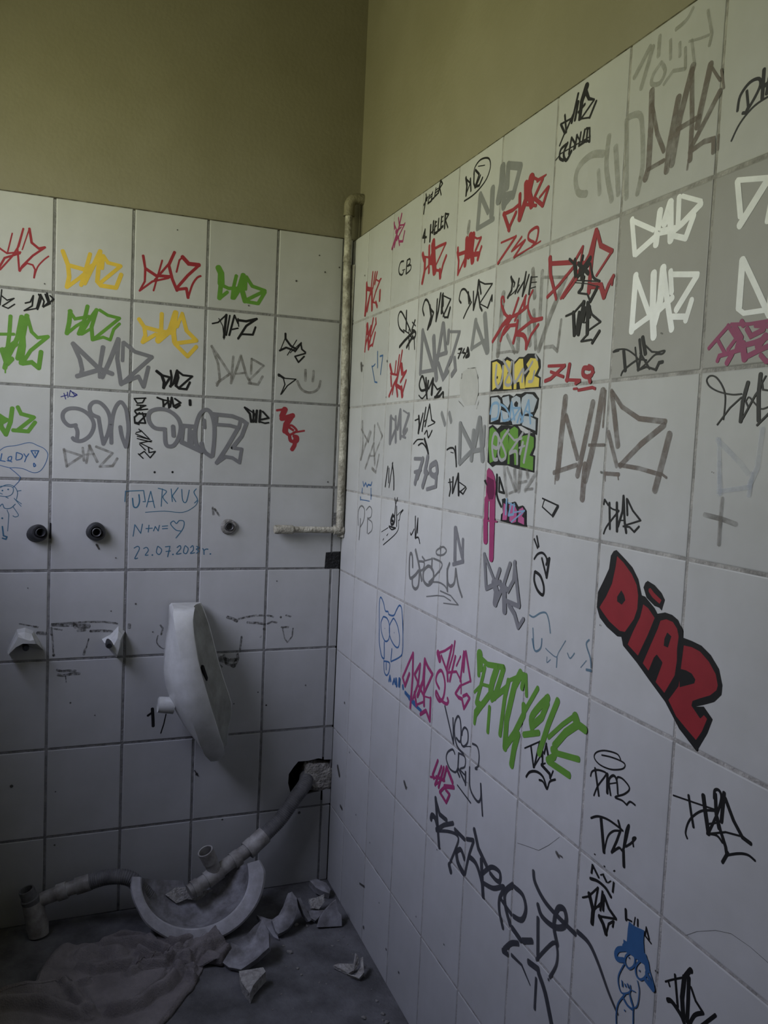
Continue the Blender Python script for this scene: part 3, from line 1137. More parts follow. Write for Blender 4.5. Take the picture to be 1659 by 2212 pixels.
c8.0 2164,3330 2161,3296
c5.8 2218,3346 2193,3319 2191,3282 2215,3247
c5.9 2199,3270 2230,3242 2297,3237
l6.9 2297,3235 2217,3234 2121,3207
l9.0 2116,3250 2107,3205 2092,3171
l7.2 2050,3240 2110,3236
c9.4 2114,3201 2166,3191 2190,3168 2193,3140
l6.6 2193,3140 2223,3185 2273,3217
T R red graffiti_tag|large red tag overwritten with black strokes
l11.3>6.7 2327,3441 2337,3381 2385,3290
l8.2 2333,3420 2485,3396
l6.2 2485,3396 2533,3437
l6.7 2499,3389 2394,3334 2323,3306
l5.1 2533,3437 2521,3367 2426,3298 2414,3287
l9.4>5.0 2605,3474 2575,3403 2505,3337 2428,3287
l9.9 2605,3474 2589,3390 2583,3281
l8.6 2612,3466 2636,3419 2699,3389
l5.0 2699,3389 2621,3328
l10.7 2593,3301 2650,3292 2672,3254
l7.6 2672,3254 2692,3288 2716,3311
l4.8 2713,3308 2710,3285
l5.5 2499,3389 2584,3380
T R black graffiti_tag|black tag scrawled over the large red tag
l5.1 2455,3412 2485,3392 2497,3346
l7.0 2490,3405 2503,3352
l6.2 2536,3407 2522,3356
l9.2 2583,3391 2541,3363 2538,3335
l6.7 2579,3374 2511,3344
c4.4 2585,3373 2603,3328 2642,3307
l2.4 2512,3332 2642,3307
l5.8 2551,3337 2542,3302 2523,3291
l3.4 2523,3289 2577,3277 2595,3251
l6.6 2595,3251 2632,3291
l1.7 2499,3327 2573,3311 2644,3289
l7.9 2512,3387 2576,3343
T R black graffiti_tag|bold black tag directly under the large red tag
l3.7 2454,3223 2506,3229 2559,3257
l8.4 2500,3229 2514,3153
l7.0 2535,3225 2525,3158
l8.6 2559,3255 2537,3153
l8.1 2582,3249 2590,3148
l9.7 2567,3233 2560,3194
l3.9 2588,3245 2608,3209 2661,3178
l6.4 2594,3235 2598,3201
l3.0 2661,3178 2589,3157
l2.5 2567,3187 2589,3186
l3.6 2588,3145 2557,3128 2617,3127
l5.6 2621,3116 2659,3150
T R black block_lettering|yellow block letters outlined in black with grey scrawl across
p 1914,3116 1971,3121 2012,3108 2049,3123 2088,3109 2112,3098 2146,3113 2182,3110 2209,3120 2265,3115 2301,3090 2307,3062 2287,3037 2311,3027 2312,2990 2189,2993 2041,2994 1925,2996
%yellow2
p 1928,3110 1964,3112 1997,3097 2016,3070 2005,3030 1983,3013 1941,3000
p 2029,3098 2050,3111 2082,3101 2091,3082 2087,3050 2101,2996 2032,2999
p 2113,3088 2147,3106 2176,3104 2203,2994 2167,2994 2157,3021 2136,3019 2138,2994 2116,2995
p 2203,3081 2232,3102 2280,3095 2294,3063 2267,3035 2302,3024 2302,2994 2203,2996 2206,3032 2231,3054
%black
d3.0 1978,3048
d4.0 2068,3057
%scrawl
c7.4 1966,3096 1965,3036 1992,3009 2020,3040 2022,3088
c6.2 2019,3113 2062,3077 2098,3028 2077,3012 2045,3024 2078,3065 2089,3100
c6.7 2104,3099 2121,3020 2181,3065 2179,3020
l5.5 2196,3050 2223,3065 2248,3087
c5.9 2228,3017 2255,3019 2265,3052
l5.1 2265,3110 2281,3091
T R black block_lettering|grey block letters outlined in black with light blue scrawl
p 1923,2976 1996,2978 2020,2968 2035,2976 2088,2977 2120,2967 2140,2977 2177,2975 2205,2981 2274,2977 2307,2952 2301,2919 2277,2891 2308,2883 2308,2822 2191,2856 2072,2861 1928,2866
%blockgrey
p 1936,2971 1988,2971 2014,2957 2025,2927 2007,2884 1943,2873
p 2028,2967 2082,2972 2093,2943 2079,2926 2039,2945
p 2105,2961 2141,2970 2171,2961 2182,2929 2183,2863 2124,2862 2097,2907
p 2186,2961 2219,2973 2261,2969 2297,2949 2275,2906 2200,2897 2181,2936
p 2200,2894 2257,2889 2295,2878 2297,2838 2197,2859
p 2026,2920 2082,2907 2093,2875 2024,2872
%black
p 2130,2944 2144,2950 2159,2942 2157,2928 2139,2927 2127,2935
%skyblue
c5.9 1935,2907 1951,2944 2000,2943 1998,2891 1950,2885
c4.8 2016,2942 2064,2926 2099,2889 2047,2879 2027,2916
l6.4 2100,2882 2107,2946 2137,2881
l4.4 2125,2924 2176,2923 2115,2878
l5.6 2160,2870 2178,2902 2203,2873
l5.9 2189,2870 2236,2948 2259,2865
l3.5 2212,2915 2270,2892
T R black block_lettering|green block letters outlined in black with pale grey scrawl
p 1929,2855 1961,2864 2003,2847 2033,2861 2087,2860 2118,2857 2161,2860 2185,2842 2222,2828 2291,2831 2300,2810 2300,2777 2286,2752 2303,2749 2304,2688 2180,2697 2105,2707 2004,2706 1977,2697 1933,2715
%green
p 1938,2847 1962,2855 1996,2839 2014,2824 2016,2773 2002,2724 1954,2712 1934,2779
p 2029,2832 2066,2846 2093,2839 2104,2781 2088,2727 2040,2733
p 2104,2842 2140,2855 2170,2845 2186,2712 2157,2711 2148,2753 2115,2749 2119,2713 2101,2712
p 2195,2817 2250,2824 2289,2814 2293,2780 2266,2749 2294,2744 2296,2695 2201,2705
%scrawl
c7.4 1967,2780 2012,2773 2015,2817 1981,2828 1966,2787 1985,2731 2017,2728
c6.7 2006,2824 2032,2802 2085,2745 2049,2726 2022,2758 2055,2810 2097,2842
l4.6 2098,2828 2146,2803 2203,2810
l6.0 2208,2831 2114,2756
c6.4 2115,2753 2166,2761 2178,2715
l7.5 2212,2796 2195,2754
l7.5 2256,2834 2227,2723
l4.1 2186,2775 2227,2783
T R washgrey graffiti_tag|washed grey tag hanging below the green block letters
l9.7 2075,2701 2108,2590
l7.9 2099,2698 2175,2615
l10.8 2159,2693 2175,2615
l14.3 2203,2691 2197,2617
l5.4 2194,2645 2256,2655
l8.8 2320,2689 2246,2620
l5.2 2246,2623 2300,2630
l9.8 2252,2693 2262,2669
l4.9 2125,2602 2183,2616
l5.3 2325,2652 2322,2618
T R pink paint_drip|magenta paint blotch running down in two thick drips
p 1933,2681 1948,2693 1978,2682 2001,2661 2017,2628 2016,2569 2005,2557 1960,2561 1938,2571 1934,2601 1933,2643
l16.7 1943,2567 1948,2487
l18.3 1944,2483 1954,2400
l22.6 1994,2570 2001,2488
l21.8>18.6 2001,2488 2011,2337
l3.8 1932,2481 2042,2486
%plum
p 1940,2658 1999,2646 2011,2594 2000,2571 1963,2567 1941,2597
T R black graffiti_tag|small black strokes between the magenta blotch and the pink letters
l3.9 1917,2640 1940,2624 1925,2642
l5.6 2020,2669 2025,2599
l4.7 2041,2659 2044,2604 2087,2601 2041,2659
c5.2 2025,2595 2039,2574 2070,2547
T R black block_lettering|small pink block letters outlined in black with light blue scrawl
p 2074,2576 2097,2582 2114,2568 2137,2566 2180,2575 2204,2557 2239,2565 2265,2548 2272,2490 2161,2489 2073,2492 2074,2517 2088,2526
%pink2
p 2091,2563 2111,2557 2126,2529 2122,2500 2088,2497 2089,2522
p 2134,2559 2174,2565 2198,2543 2196,2500 2168,2493 2145,2498
p 2212,2547 2239,2558 2255,2544 2236,2525 2254,2519 2257,2495 2210,2501
%skyblue
l6.0 2113,2579 2112,2521
l5.2 2152,2564 2135,2519 2171,2526 2174,2565
l3.5 2255,2547 2201,2518 2160,2496
l3.0 2129,2566 2182,2559
l2.9 2178,2534 2255,2547
T R black marker_doodle|black tilted quadrilateral doodle left of a thin black tag
l3.1 2370,2600 2479,2582
l7.4 2476,2580 2446,2545
l2.8 2446,2543 2373,2570 2386,2598
T R washbrown graffiti_tag|huge washed brown tag across two tiles in the middle of the right wall
l16.3 2482,2948 2470,2817 2459,2678
l11.2 2492,2887 2535,2817 2577,2746
l8.4 2435,2693 2574,2724
l13.4 2647,2926 2611,2787 2583,2690
l15.6 2698,2960 2672,2817 2629,2677
l14.7 2624,2726 2620,2615
l5.4 2638,2790 2722,2791
l5.1 2713,2959 2710,2847
l3.7 2447,2674 2448,2655
l11.5 2746,2951 2794,2789
l7.5>8.5 2743,2958 2802,2907 2889,2870 3009,2859
l9.5 3005,2850 2906,2796 2811,2729
l6.8 2806,2732 2904,2725 3002,2711
l12.6 3030,2824 3007,2744 2983,2665
l9.0 2740,2831 2795,2728
l6.5 2735,2703 2809,2703
l3.4 2738,2696 2740,2680
l2.6 2804,2699 2808,2687
l3.9 3006,2714 3030,2703
T R red marker_writing|thick red letters with a red underline beside the yellow block letters
l5.5 2359,3063 2467,3057
l7.0 2467,3057 2380,3018 2342,3012
l5.9 2377,3042 2462,3019
l8.9 2496,3058 2485,3005
l5.6 2478,3008 2565,3001
l6.1 2565,3000 2538,2992
c8.1 2616,3036 2583,3039 2580,3020 2603,3010 2629,3014 2633,3032 2610,3043
l8.5 2613,3012 2624,2993
l3.9 2644,3022 2631,3020
l4.1 2529,2975 2551,2975
l5.3 2558,2969 2639,2974 2655,2969
T R white graffiti_tag|upper of the two white tags on one tile
l10.7 2791,3464 2816,3357
l7.8 2789,3462 2898,3409
l10.1 2821,3356 2906,3387
l13.3 2922,3457 2913,3365
l14.8 2966,3469 2944,3417
l13.4 2966,3466 2977,3363
l10.2 3001,3475 3004,3403
l6.5 3014,3474 3093,3440
l10.4 3093,3434 3022,3399 2975,3383
l10.6 2909,3398 2992,3391
l8.1 2976,3378 3039,3355
l10.5 3039,3355 3067,3410
T R white graffiti_tag|lower of the two white tags on one tile
l13.0 2828,3293 2825,3130
l10.2 2828,3290 2906,3166
l9.4 2827,3136 2906,3163
l14.2 2912,3284 2919,3170 2931,3102
l14.4 2953,3292 2949,3201 2928,3139
l11.4 2953,3292 2982,3191 3008,3114
l9.6 2947,3175 3003,3202
l10.0 2986,3277 2997,3217
l7.8 2987,3268 3101,3248
l10.5 3097,3246 3021,3165
l8.5 3000,3150 3062,3142
l9.7 3063,3131 3083,3184
T R white graffiti_tag|upper white letters cut off by the right picture edge
l9.6 3222,3457 3242,3366
l6.9 3221,3459 3338,3433
l11.3 3322,3429 3241,3343
l8.8 3340,3375 3333,3332
l7.0 3342,3386 3367,3331
T R white graffiti_tag|lower white letters cut off by the right picture edge
l11.0 3260,3256 3260,3137
l6.5 3260,3134 3278,3122 3350,3120
l8.6 3264,3253 3318,3172 3361,3106
l8.4 3366,3221 3360,3123
T R pink graffiti_tag|dense pink tag cut off by the right picture edge
l5.7 3162,3047 3229,3098
l5.8 3226,3099 3259,3063 3232,3037
l5.6 3191,3068 3222,3030
l4.7 3237,3100 3298,3093 3372,3093
l10.0 3249,3091 3273,3062 3265,3034
l7.4 3281,3092 3272,3103
l7.1 3292,3083 3308,3063 3348,3074
l6.9 3275,3041 3324,3046 3376,3058
l6.2 3320,3087 3371,3079
l10.1 3282,3048 3293,3008
l7.0 3303,3015 3343,3027 3372,3034
l6.5 3344,3014 3363,2997 3382,2998
l9.8 3356,3058 3332,3035
l6.0 3197,3011 3203,3024 3276,3033
l8.1 3232,3003 3248,3025
T R black graffiti_tag|ornate black tag below the two white tags
c2.7 2738,3077 2757,3082 2805,3078 2848,3058 2865,3044
c2.4 2741,3076 2768,3078
l7.1 2792,3076 2807,3015
c3.3 2865,3044 2831,3032 2796,3015 2787,3002
l3.3 2848,3080 2856,3051 2868,3013
l5.4 2866,3101 2878,3058 2868,3013
l7.7 2880,3106 2898,3057
l3.7 2873,3062 2922,3012
l2.8 2890,3085 2927,3060 2965,3055
c2.9 2946,3055 2983,3058 2974,3050 2942,3050 2910,3031 2868,3010
l3.5 2868,3012 2907,3019 2951,3007
l5.3 2951,3007 2963,3026 2979,3027
l3.0 2870,3044 2905,3038
T R black graffiti_tag|black looping tag under the dense pink tag at the right picture edge
c2.2 3291,2923 3259,2923 3213,2932 3177,2947 3163,2964 3174,2975 3197,2970 3223,2945 3236,2915 3235,2861
l6.1 3310,2950 3297,2904 3295,2855
l2.3 3292,2915 3255,2890 3214,2848
l6.1 3349,2968 3347,2920 3354,2856
l3.0 3301,2862 3337,2918 3352,2935
c1.9 3307,2904 3317,2914 3335,2900 3361,2884 3393,2893
c2.2 3307,2904 3316,2891
l2.4 3366,2962 3356,2947 3360,2930 3386,2926
l3.0 3350,2845 3391,2878
T R faintblue graffiti_tag|faint bluish ghost letters above the grey cross
l7.6 3226,2810 3240,2670
l7.4 3218,2810 3305,2753 3333,2728
l8.4 3369,2836 3362,2742 3339,2697
l8.7 3232,2750 3244,2673
l5.9 3232,2677 3346,2695
l6.9 3346,2728 3342,2674
T R washgrey marker_doodle|grey painted cross on a tile near the right picture edge
l6.4 3252,2661 3251,2605 3252,2543
l6.9 3192,2614 3254,2609 3307,2600
T R black graffiti_tag|thin black four-letter tag above the big red bubble letters
l3.4 2741,2607 2744,2622 2765,2606
c2.7 2744,2622 2782,2598 2821,2594
c3.1 2821,2594 2786,2562 2761,2537 2750,2516
l4.4 2770,2614 2781,2534
l5.3 2808,2617 2818,2531
l4.6 2839,2640 2839,2593 2821,2546
l4.6 2839,2640 2853,2562 2864,2531
l1.9 2832,2565 2855,2568
l4.1 2856,2632 2864,2584
l3.3 2859,2631 2888,2600 2928,2574
l2.6 2928,2574 2857,2553
l3.2 2847,2549 2878,2550 2902,2538 2923,2556
T R black bubble_lettering|big red bubble letters with thick black outline slanting down the right wall
p 2808,2469 2822,2474 2869,2452 2905,2433 2936,2403 2957,2359 2973,2358 3018,2333 3032,2320 3064,2330 3094,2329 3119,2320 3140,2296 3144,2277 3179,2276 3216,2272 3252,2256 3285,2228 3301,2190 3300,2165 3277,2140 3240,2121 3211,2108 3241,2117 3276,2094 3261,2052 3227,1992 3154,2029 3090,2084 3014,2126 2957,2159 2885,2194 2874,2218 2854,2215 2798,2232 2758,2253 2739,2282 2740,2331 2764,2368 2790,2412 2795,2453
p 2962,2383 2969,2398 2979,2405 3011,2398 3043,2381 3059,2364 3049,2332 3038,2338 3017,2339 2979,2356
%crimson
p 2824,2462 2864,2444 2907,2416 2935,2386 2945,2356 2945,2315 2932,2281 2892,2233 2864,2230 2808,2248 2769,2270 2748,2284 2781,2327 2807,2371 2819,2424
p 2964,2339 2992,2331 3026,2307 3000,2251 2960,2177 2902,2201 2925,2248 2953,2296
p 3044,2306 3070,2316 3100,2314 3121,2298 3130,2277 3127,2241 3130,2210 3125,2166 3086,2103 3040,2126 3064,2188 3042,2201 3033,2192 3012,2146 2978,2164 3008,2226 3034,2279
p 3146,2260 3181,2263 3213,2259 3250,2240 3278,2214 3289,2186 3285,2170 3263,2150 3226,2131 3201,2117 3199,2107 3231,2086 3243,2099 3261,2091 3244,2049 3223,2017 3182,2035 3137,2056 3099,2093 3137,2144 3139,2170
p 2984,2384 2994,2389 3013,2377 3048,2362 3039,2347 3004,2360 2985,2374
%black
l4.2 2824,2462 2864,2444 2907,2416 2935,2386 2945,2356 2945,2315 2932,2281 2892,2233 2864,2230 2808,2248 2769,2270 2748,2284 2781,2327 2807,2371 2819,2424 2824,2462 2864,2444
l3.8 2964,2339 2992,2331 3026,2307 3000,2251 2960,2177 2902,2201 2925,2248 2953,2296 2964,2339 2992,2331
l3.7 3044,2306 3070,2316 3100,2314 3121,2298 3130,2277 3127,2241 3130,2210 3125,2166 3086,2103 3040,2126 3064,2188 3042,2201 3033,2192 3012,2146 2978,2164 3008,2226 3034,2279 3044,2306 3070,2316
l3.3 3146,2260 3181,2263 3213,2259 3250,2240 3278,2214 3289,2186 3285,2170 3263,2150 3226,2131 3201,2117 3199,2107 3231,2086 3243,2099 3261,2091 3244,2049 3223,2017 3182,2035 3137,2056 3099,2093 3137,2144 3139,2170 3146,2260 3181,2263
l1.9 2984,2384 2994,2389 3013,2377 3048,2362 3039,2347 3004,2360 2985,2374 2984,2384
p 3079,2277 3097,2270 3086,2236 3068,2237 3069,2257
p 3144,2191 3165,2193 3188,2190 3203,2178 3200,2167 3145,2141 3140,2167
p 2859,2357 2875,2344 2882,2331 2866,2314 2842,2320 2841,2334
T R red graffiti_tag|narrow red tag below the first tile joint, nearest the corner
l18.8 330,3452 344,3407
l8.7 325,3425 308,3303
l13.8 385,3418 357,3379
l8.9 398,3438 312,3335
l9.7 434,3476 390,3381
l7.9 479,3439 407,3374
l8.7 475,3470 487,3438
l14.4 356,3384 374,3313
l6.8 381,3323 445,3333
l10.9 406,3379 373,3324
l9.3 478,3392 439,3323
T R blue marker_doodle|faint blue pen squiggle under the lower narrow red tag
l5.4 532,3283 544,3194
l3.7 446,3206 478,3209 501,3218
l4.3 446,3212 507,3118 547,3113
l4.9 575,3253 621,3254 596,3154
T R black graffiti_tag|black tag with big loop crossed by long strokes, near the corner
c5.3 928,3341 857,3373 829,3425 860,3455 918,3423 1020,3335
l7.9 947,3447 953,3352
l8.4 1058,3331 934,3298 870,3275
l3.6 913,3357 995,3329
l6.6 1070,3385 1032,3343
c7.4 1023,3312 1045,3337 1084,3323 1075,3301 1037,3301
l8.9 1049,3309 971,3263
l5.1 993,3348 1005,3250
l4.8 1069,3297 1082,3243
l3.5 1033,3380 1080,3356
T R grey graffiti_tag|big grey tag crossing a tile joint below the looping black twins
l15.8 1175,3322 1171,3119
l14.7 1176,3317 1332,3126
l9.1 1171,3124 1355,3124
l18.9 1314,3276 1337,3178 1371,3080
l16.3 1416,3324 1386,3221 1363,3150
l13.7 1422,3323 1464,3192
l10.0 1347,3185 1475,3191
l13.6 1385,3148 1447,3079 1495,3106
l13.7 1483,3286 1480,3233
l6.5 1484,3282 1605,3268
l12.2 1596,3265 1521,3150
l13.5 1560,3159 1576,3108 1539,3086
l12.5 1447,3079 1519,3162
T R greylight graffiti_tag|pale grey letter with a long tail left of the red slashed tag
l13.8 1754,3298 1728,3184
l11.6 1755,3290 1871,3155
l7.9 1728,3184 1848,3206
l16.8 1836,3310 1879,3158
T R black marker_writing|small black number 748 above a plastered tile patch
l5.1 1600,3194 1633,3193 1599,3155
l2.1 1592,3176 1631,3175
l4.6 1657,3190 1640,3176 1674,3169 1653,3153
c5.5 1690,3189 1683,3176 1701,3178 1690,3191 1708,3158 1676,3153 1702,3166
T R red graffiti_tag|red tag in the second tile row, left of the big grey tag
l11.3 740,3194 775,3147
l8.0 913,3252 884,3163 852,3093
l8.3 875,3232 853,3141
l7.1 830,3206 818,3139
l5.9 753,3148 868,3131
l15.8 909,3181 928,3136
l6.3 942,3135 986,3146
l8.2 980,3142 907,3094
l9.6 762,3133 776,3082
l9.4 862,3121 811,3085 747,3029
l9.9 837,3104 875,3024
l10.9 839,3084 925,3060
l14.6 924,3065 943,3021
l7.2 947,3040 986,3099
l6.9 812,3080 796,3037
T R black graffiti_tag|black curly tag touching the second tile joint under the big grey tag
c6.4 1252,3038 1194,3037 1166,3065 1186,3100 1210,3099 1238,3061 1269,2997
l7.8 1246,3092 1269,2997
l8.1 1276,3077 1270,3033
l6.5 1332,3087 1287,3041
l11.3 1332,3082 1324,3013
l4.6 1341,3060 1388,3031 1431,3038
l6.5 1431,3033 1371,2998
c6.2 1360,2998 1414,3000 1455,3015 1457,2994
c3.7 1166,3015 1211,2998 1255,3016
T R black graffiti_tag|thin black tag above two black arcs, third tile row
l3.5 1133,2895 1175,2901
l8.3 1179,2915 1191,2874 1184,2833
l5.5 1231,2927 1184,2833
l5.7 1263,2953 1230,2842
l5.5 1307,2967 1263,2864
l4.6 1308,2965 1339,2894 1380,2882
l3.1 1282,2899 1237,2882
l2.5 1375,2878 1298,2864
c4.2 1262,2828 1289,2844 1310,2812 1351,2845
T R grey graffiti_tag|narrow grey four-letter tag in the third tile row near the corner
l18.7 791,2918 794,2784
l6.4 791,2918 864,2897
l11.6 794,2784 857,2844
l13.8 861,2917 878,2790
l15.9 926,2949 897,2858
l14.7 926,2949 944,2809
l4.8 966,2948 1047,2927
l13.3 1047,2927 980,2838
l11.2 983,2819 1031,2852
l6.6 956,2819 1017,2810
T R black marker_doodle|two black arcs below a thin black tag
c3.4 1129,2780 1176,2801 1247,2803
c4.1 1191,2774 1238,2785 1287,2766 1320,2735
l7.6 1264,2806 1298,2770 1320,2735
T R black marker_doodle|black hooked arrow left of the pale grey letters
c4.6 1528,2758 1568,2767 1609,2757 1637,2688
c2.1 1570,2748 1601,2745
l6.7 1617,2774 1637,2688
T R grey marker_writing|thick grey number 748 with drooping strokes, third tile row
l9.1 1151,2709 1265,2711
l15.3 1259,2711 1199,2618
l8.6 1159,2644 1242,2657
l16.3 1316,2722 1290,2649
l8.0 1290,2649 1331,2644
c13.7 1414,2698 1355,2679 1359,2648 1405,2637 1435,2655 1420,2694
l14.6 1196,2645 1172,2589
l15.9 1313,2650 1270,2580
l12.5 1371,2643 1428,2628 1427,2594
l9.2 1323,2570 1433,2590
T R washgrey graffiti_tag|streaky multi-coloured grey tag nearest the corner, third tile row
l13.5 320,2901 347,2765 323,2688
l7.4 308,2857 437,2787
l10.5 462,2846 315,2682
l11.2 539,2877 536,2782 408,2636
l8.7 585,2887 671,2819 561,2715
l10.8 437,2787 480,2840
l5.3 481,2708 562,2709
l12.4 537,2777 568,2662
l10.0 523,2640 590,2621 631,2716
T R greylight marker_doodle|two short grey dashes below the tile patch
l12.4 1450,2922 1494,2870
l12.9 1534,2920 1559,2882
T R greylight graffiti_tag|pale grey letters left of the green block letters
l14.4 1658,2872 1669,2705
l12.8 1659,2868 1787,2768
l10.9 1670,2701 1788,2760
l15.3 1792,2839 1784,2721
l17.0 1843,2889 1804,2776
l16.7 1843,2889 1889,2723
l10.0 1789,2756 1875,2765
l10.2 1890,2857 1891,2781
T R plaster plaster_patch|plastered-over patch where a fixture was removed from the tiles
p 1655,3094 1710,3102 1774,3101 1805,3060 1814,3025 1814,2990 1792,2948 1692,2948 1638,2998 1628,3039 1639,3071
%dirt
l2.0 1701,3103 1783,3101
l5.8 1647,3083 1644,3067
l5.5 1800,3068 1806,3056
l2.6 1627,2970 1683,2944
l4.0 1826,2963 1807,2932
T R black graffiti_tag|thin black peaked letter above the snail drawing
l7.1 779,2658 752,2551
l5.8 797,2649 800,2574
l5.4 850,2681 811,2550
c6.8 844,2676 874,2608 883,2542
T R blue marker_doodle|blue pen marks above two grey letters near the corner
l2.7 355,2453 507,2455
l5.0 376,2558 396,2532 427,2555
l5.2 428,2552 455,2532 470,2546 520,2544 533,2563
l5.8 372,2519 367,2494
l5.6 522,2528 530,2468
l6.9 347,2452 345,2466
T R pencil marker_writing|two thin grey letters beside the snail drawing
l6.0 362,2343 352,2221
c4.9 324,2301 313,2377 360,2417 423,2403 422,2343 368,2297
l5.8 487,2360 491,2274
c3.7 457,2400 511,2426 554,2408 543,2370 496,2355 564,2341 569,2299 508,2271
T R black marker_doodle|black line drawing of a snail held on a hand
l4.2 902,2501 920,2468 943,2504
l5.4 920,2468 914,2409
l5.5 935,2459 949,2358
c7.5 886,2414 861,2384 871,2360 906,2369 916,2394 900,2407 880,2401 876,2380 897,2380
l4.6 837,2347 936,2347
c4.1 838,2344 882,2334 936,2347
c2.3 942,2411 967,2423 993,2435 1024,2450
c3.4 1031,2448 994,2425 984,2396 972,2390
c3.0 972,2390 977,2351 927,2312 763,2240
l2.1 824,2338 725,2305
l2.7 828,2306 808,2294
l2.9 766,2274 753,2264
T R black marker_doodle|small black peaked letter right of the snail drawing
l5.5 1196,2431 1206,2328
l5.3 1230,2425 1212,2325
c4.2 1141,2345 1155,2337 1188,2368
l5.4 1230,2423 1233,2355
c4.3 1218,2330 1248,2333 1269,2308
T R pencil graffiti_tag|grey thin-lined flowing tag with an arrow underneath
c8.4 1193,2183 1180,2237 1154,2243 1147,2200 1163,2127 1223,2146 1268,2176
c8.1 1195,2123 1205,2092 1243,2084 1276,2108 1281,2168
l9.7 1219,2270 1263,2216 1314,2137
c5.8 1262,2221 1332,2226 1325,2193 1279,2177
c8.1 1380,2215 1332,2185 1337,2141 1391,2127 1443,2154 1449,2194 1413,2215 1380,2215
l5.3 1306,2249 1342,2236
l3.7 1320,2229 1430,2257
l7.7 1425,2257 1425,2208
c5.1 1441,2259 1528,2254 1531,2228 1452,2173 1400,2142
c4.2 1400,2142 1508,2160 1582,2155 1616,2135
c4.7 1520,2321 1469,2298 1482,2282 1545,2290 1578,2312 1551,2325 1520,2321
l4.2 1509,2324 1519,2283
c7.7 1620,2262 1599,2226 1610,2177 1642,2165 1679,2188 1686,2247
c7.0 1686,2247 1719,2182 1762,2139
l8.1 1598,2234 1610,2139
l3.1 1381,2072 1505,2099 1578,2108 1650,2102
l3.7 1534,2125 1647,2124 1729,2098
l2.9 1729,2098 1576,2077
T R grey marker_doodle|thick grey sail-shaped letter left of the magenta drips
l14.6 1660,2421 1672,2282
l11.3 1665,2422 1741,2308
l11.2 1742,2381 1749,2289
l9.2 1655,2263 1758,2290
T R black graffiti_tag|black crossed tag left of the magenta blotch
l5.7 1575,2629 1590,2586 1579,2556
l2.6 1561,2614 1611,2620
l6.9 1609,2639 1612,2571
l6.1 1661,2656 1617,2575
l8.6 1661,2656 1676,2566
l2.8 1669,2623 1743,2605
l3.1 1743,2605 1675,2575
l4.1 1684,2583 1719,2573 1748,2599
T R grey graffiti_tag|dark grey spiky tag below the magenta drips
l10.8 1950,2346 1980,2220
l8.8 1953,2342 2049,2254
l9.9 1981,2212 2096,2258
l11.5 2087,2305 2052,2232
l18.5 2042,2249 2070,2216 2064,2167
l11.0 2167,2338 2121,2244
l9.8 2203,2351 2200,2279 2161,2232
l11.0 2121,2247 2068,2167
l10.7 2199,2347 2253,2195
l16.8 2129,2245 2144,2152
l9.5 2150,2194 2254,2192
l11.2 2174,2184 2222,2157 2255,2114
l8.8 2259,2118 2290,2153
l10.7 2098,2247 2153,2238
T R black marker_doodle|black ring, hook and two dashes in a column
l4.6 2331,2451 2358,2422
l5.0 2348,2463 2365,2428
c4.7 2339,2380 2360,2400 2392,2409 2419,2398 2427,2379
l5.4 2391,2390 2430,2328
l7.3 2441,2396 2430,2328
l5.5 2422,2371 2432,2393
c6.2 2348,2335 2348,2303 2375,2273 2412,2263 2415,2293 2388,2326 2351,2336
T R bluefaint marker_writing|faded blue handwriting above the big green tag
c3.4 2329,2175 2359,2174 2403,2197 2441,2204 2463,2179 2476,2142
l3.4 2358,2133 2372,2064
c4.0 2358,2094 2376,2061 2396,2059 2420,2078 2423,2109
c2.1 2452,2082 2478,2075 2522,2069 2537,2090 2574,2137
l3.0 2528,2068 2528,2035
c2.1 2464,2055 2466,2036 2487,2051
c2.6 2590,2099 2608,2086 2631,2109
c3.5 2709,2171 2695,2153 2721,2116 2729,2087
l4.6 2704,2073 2731,2077
l1.8 2672,2072 2701,2102
T R blue marker_doodle|blue outline face with pointed ears, big eyes and tongue
c4.7 762,1781 745,1901 756,1955 804,1938 839,1899 882,1902 898,1890 967,1899 1004,1936 1041,1965 1076,1950 1102,1855
c4.6 814,1862 782,1820 804,1768 860,1740 914,1767 913,1832 872,1864 814,1862
c4.3 956,1879 913,1832 927,1780 1001,1748 1055,1756 1062,1806 1028,1857 976,1883 956,1879
d1.7 844,1805
d1.7 986,1813
c5.5 761,1784 770,1714 812,1652 851,1643
c4.1 1101,1858 1114,1760 1087,1715 957,1655
l5.9 846,1732 857,1648
l5.3 962,1724 957,1658
c4.5 852,1634 867,1579 904,1568 937,1597 938,1643 859,1633
l5.1 889,1630 894,1596
T R blue marker_writing|smeared blue writing running into the left magenta tag
l8.7 943,1549 954,1577 970,1556
l8.1 999,1549 1016,1579 1033,1559
l12.3 1043,1586 1054,1555
l12.7 1089,1599 1086,1564
l10.1 1138,1579 1146,1566
l10.3 1173,1555 1251,1545
l13.4 1225,1547 1313,1535
l9.0 1302,1532 1386,1528
T R pink graffiti_tag|left of the two magenta tags on the lower right wall
l8.4 1252,1772 1193,1699 1132,1620
l10.0 1132,1620 1169,1587 1217,1662
l10.7 1252,1772 1261,1655 1250,1502
l8.8 1347,1743 1283,1675 1322,1654
l8.9 1347,1743 1335,1648 1275,1552
l11.7 1400,1779 1391,1673 1331,1583
l10.2 1400,1779 1400,1693 1416,1562
l9.6 1401,1775 1438,1753 1496,1733
l8.2 1496,1733 1448,1671 1399,1607
l8.5 1323,1645 1399,1611
l4.0 1411,1606 1494,1621
l9.7 1488,1620 1491,1514
l5.5 1325,1539 1403,1576
l9.7 1377,1509 1441,1547
l9.5 1441,1547 1491,1514
l10.8 1294,1590 1326,1535
T R pink graffiti_tag|right of the two magenta tags, beside the big green tag
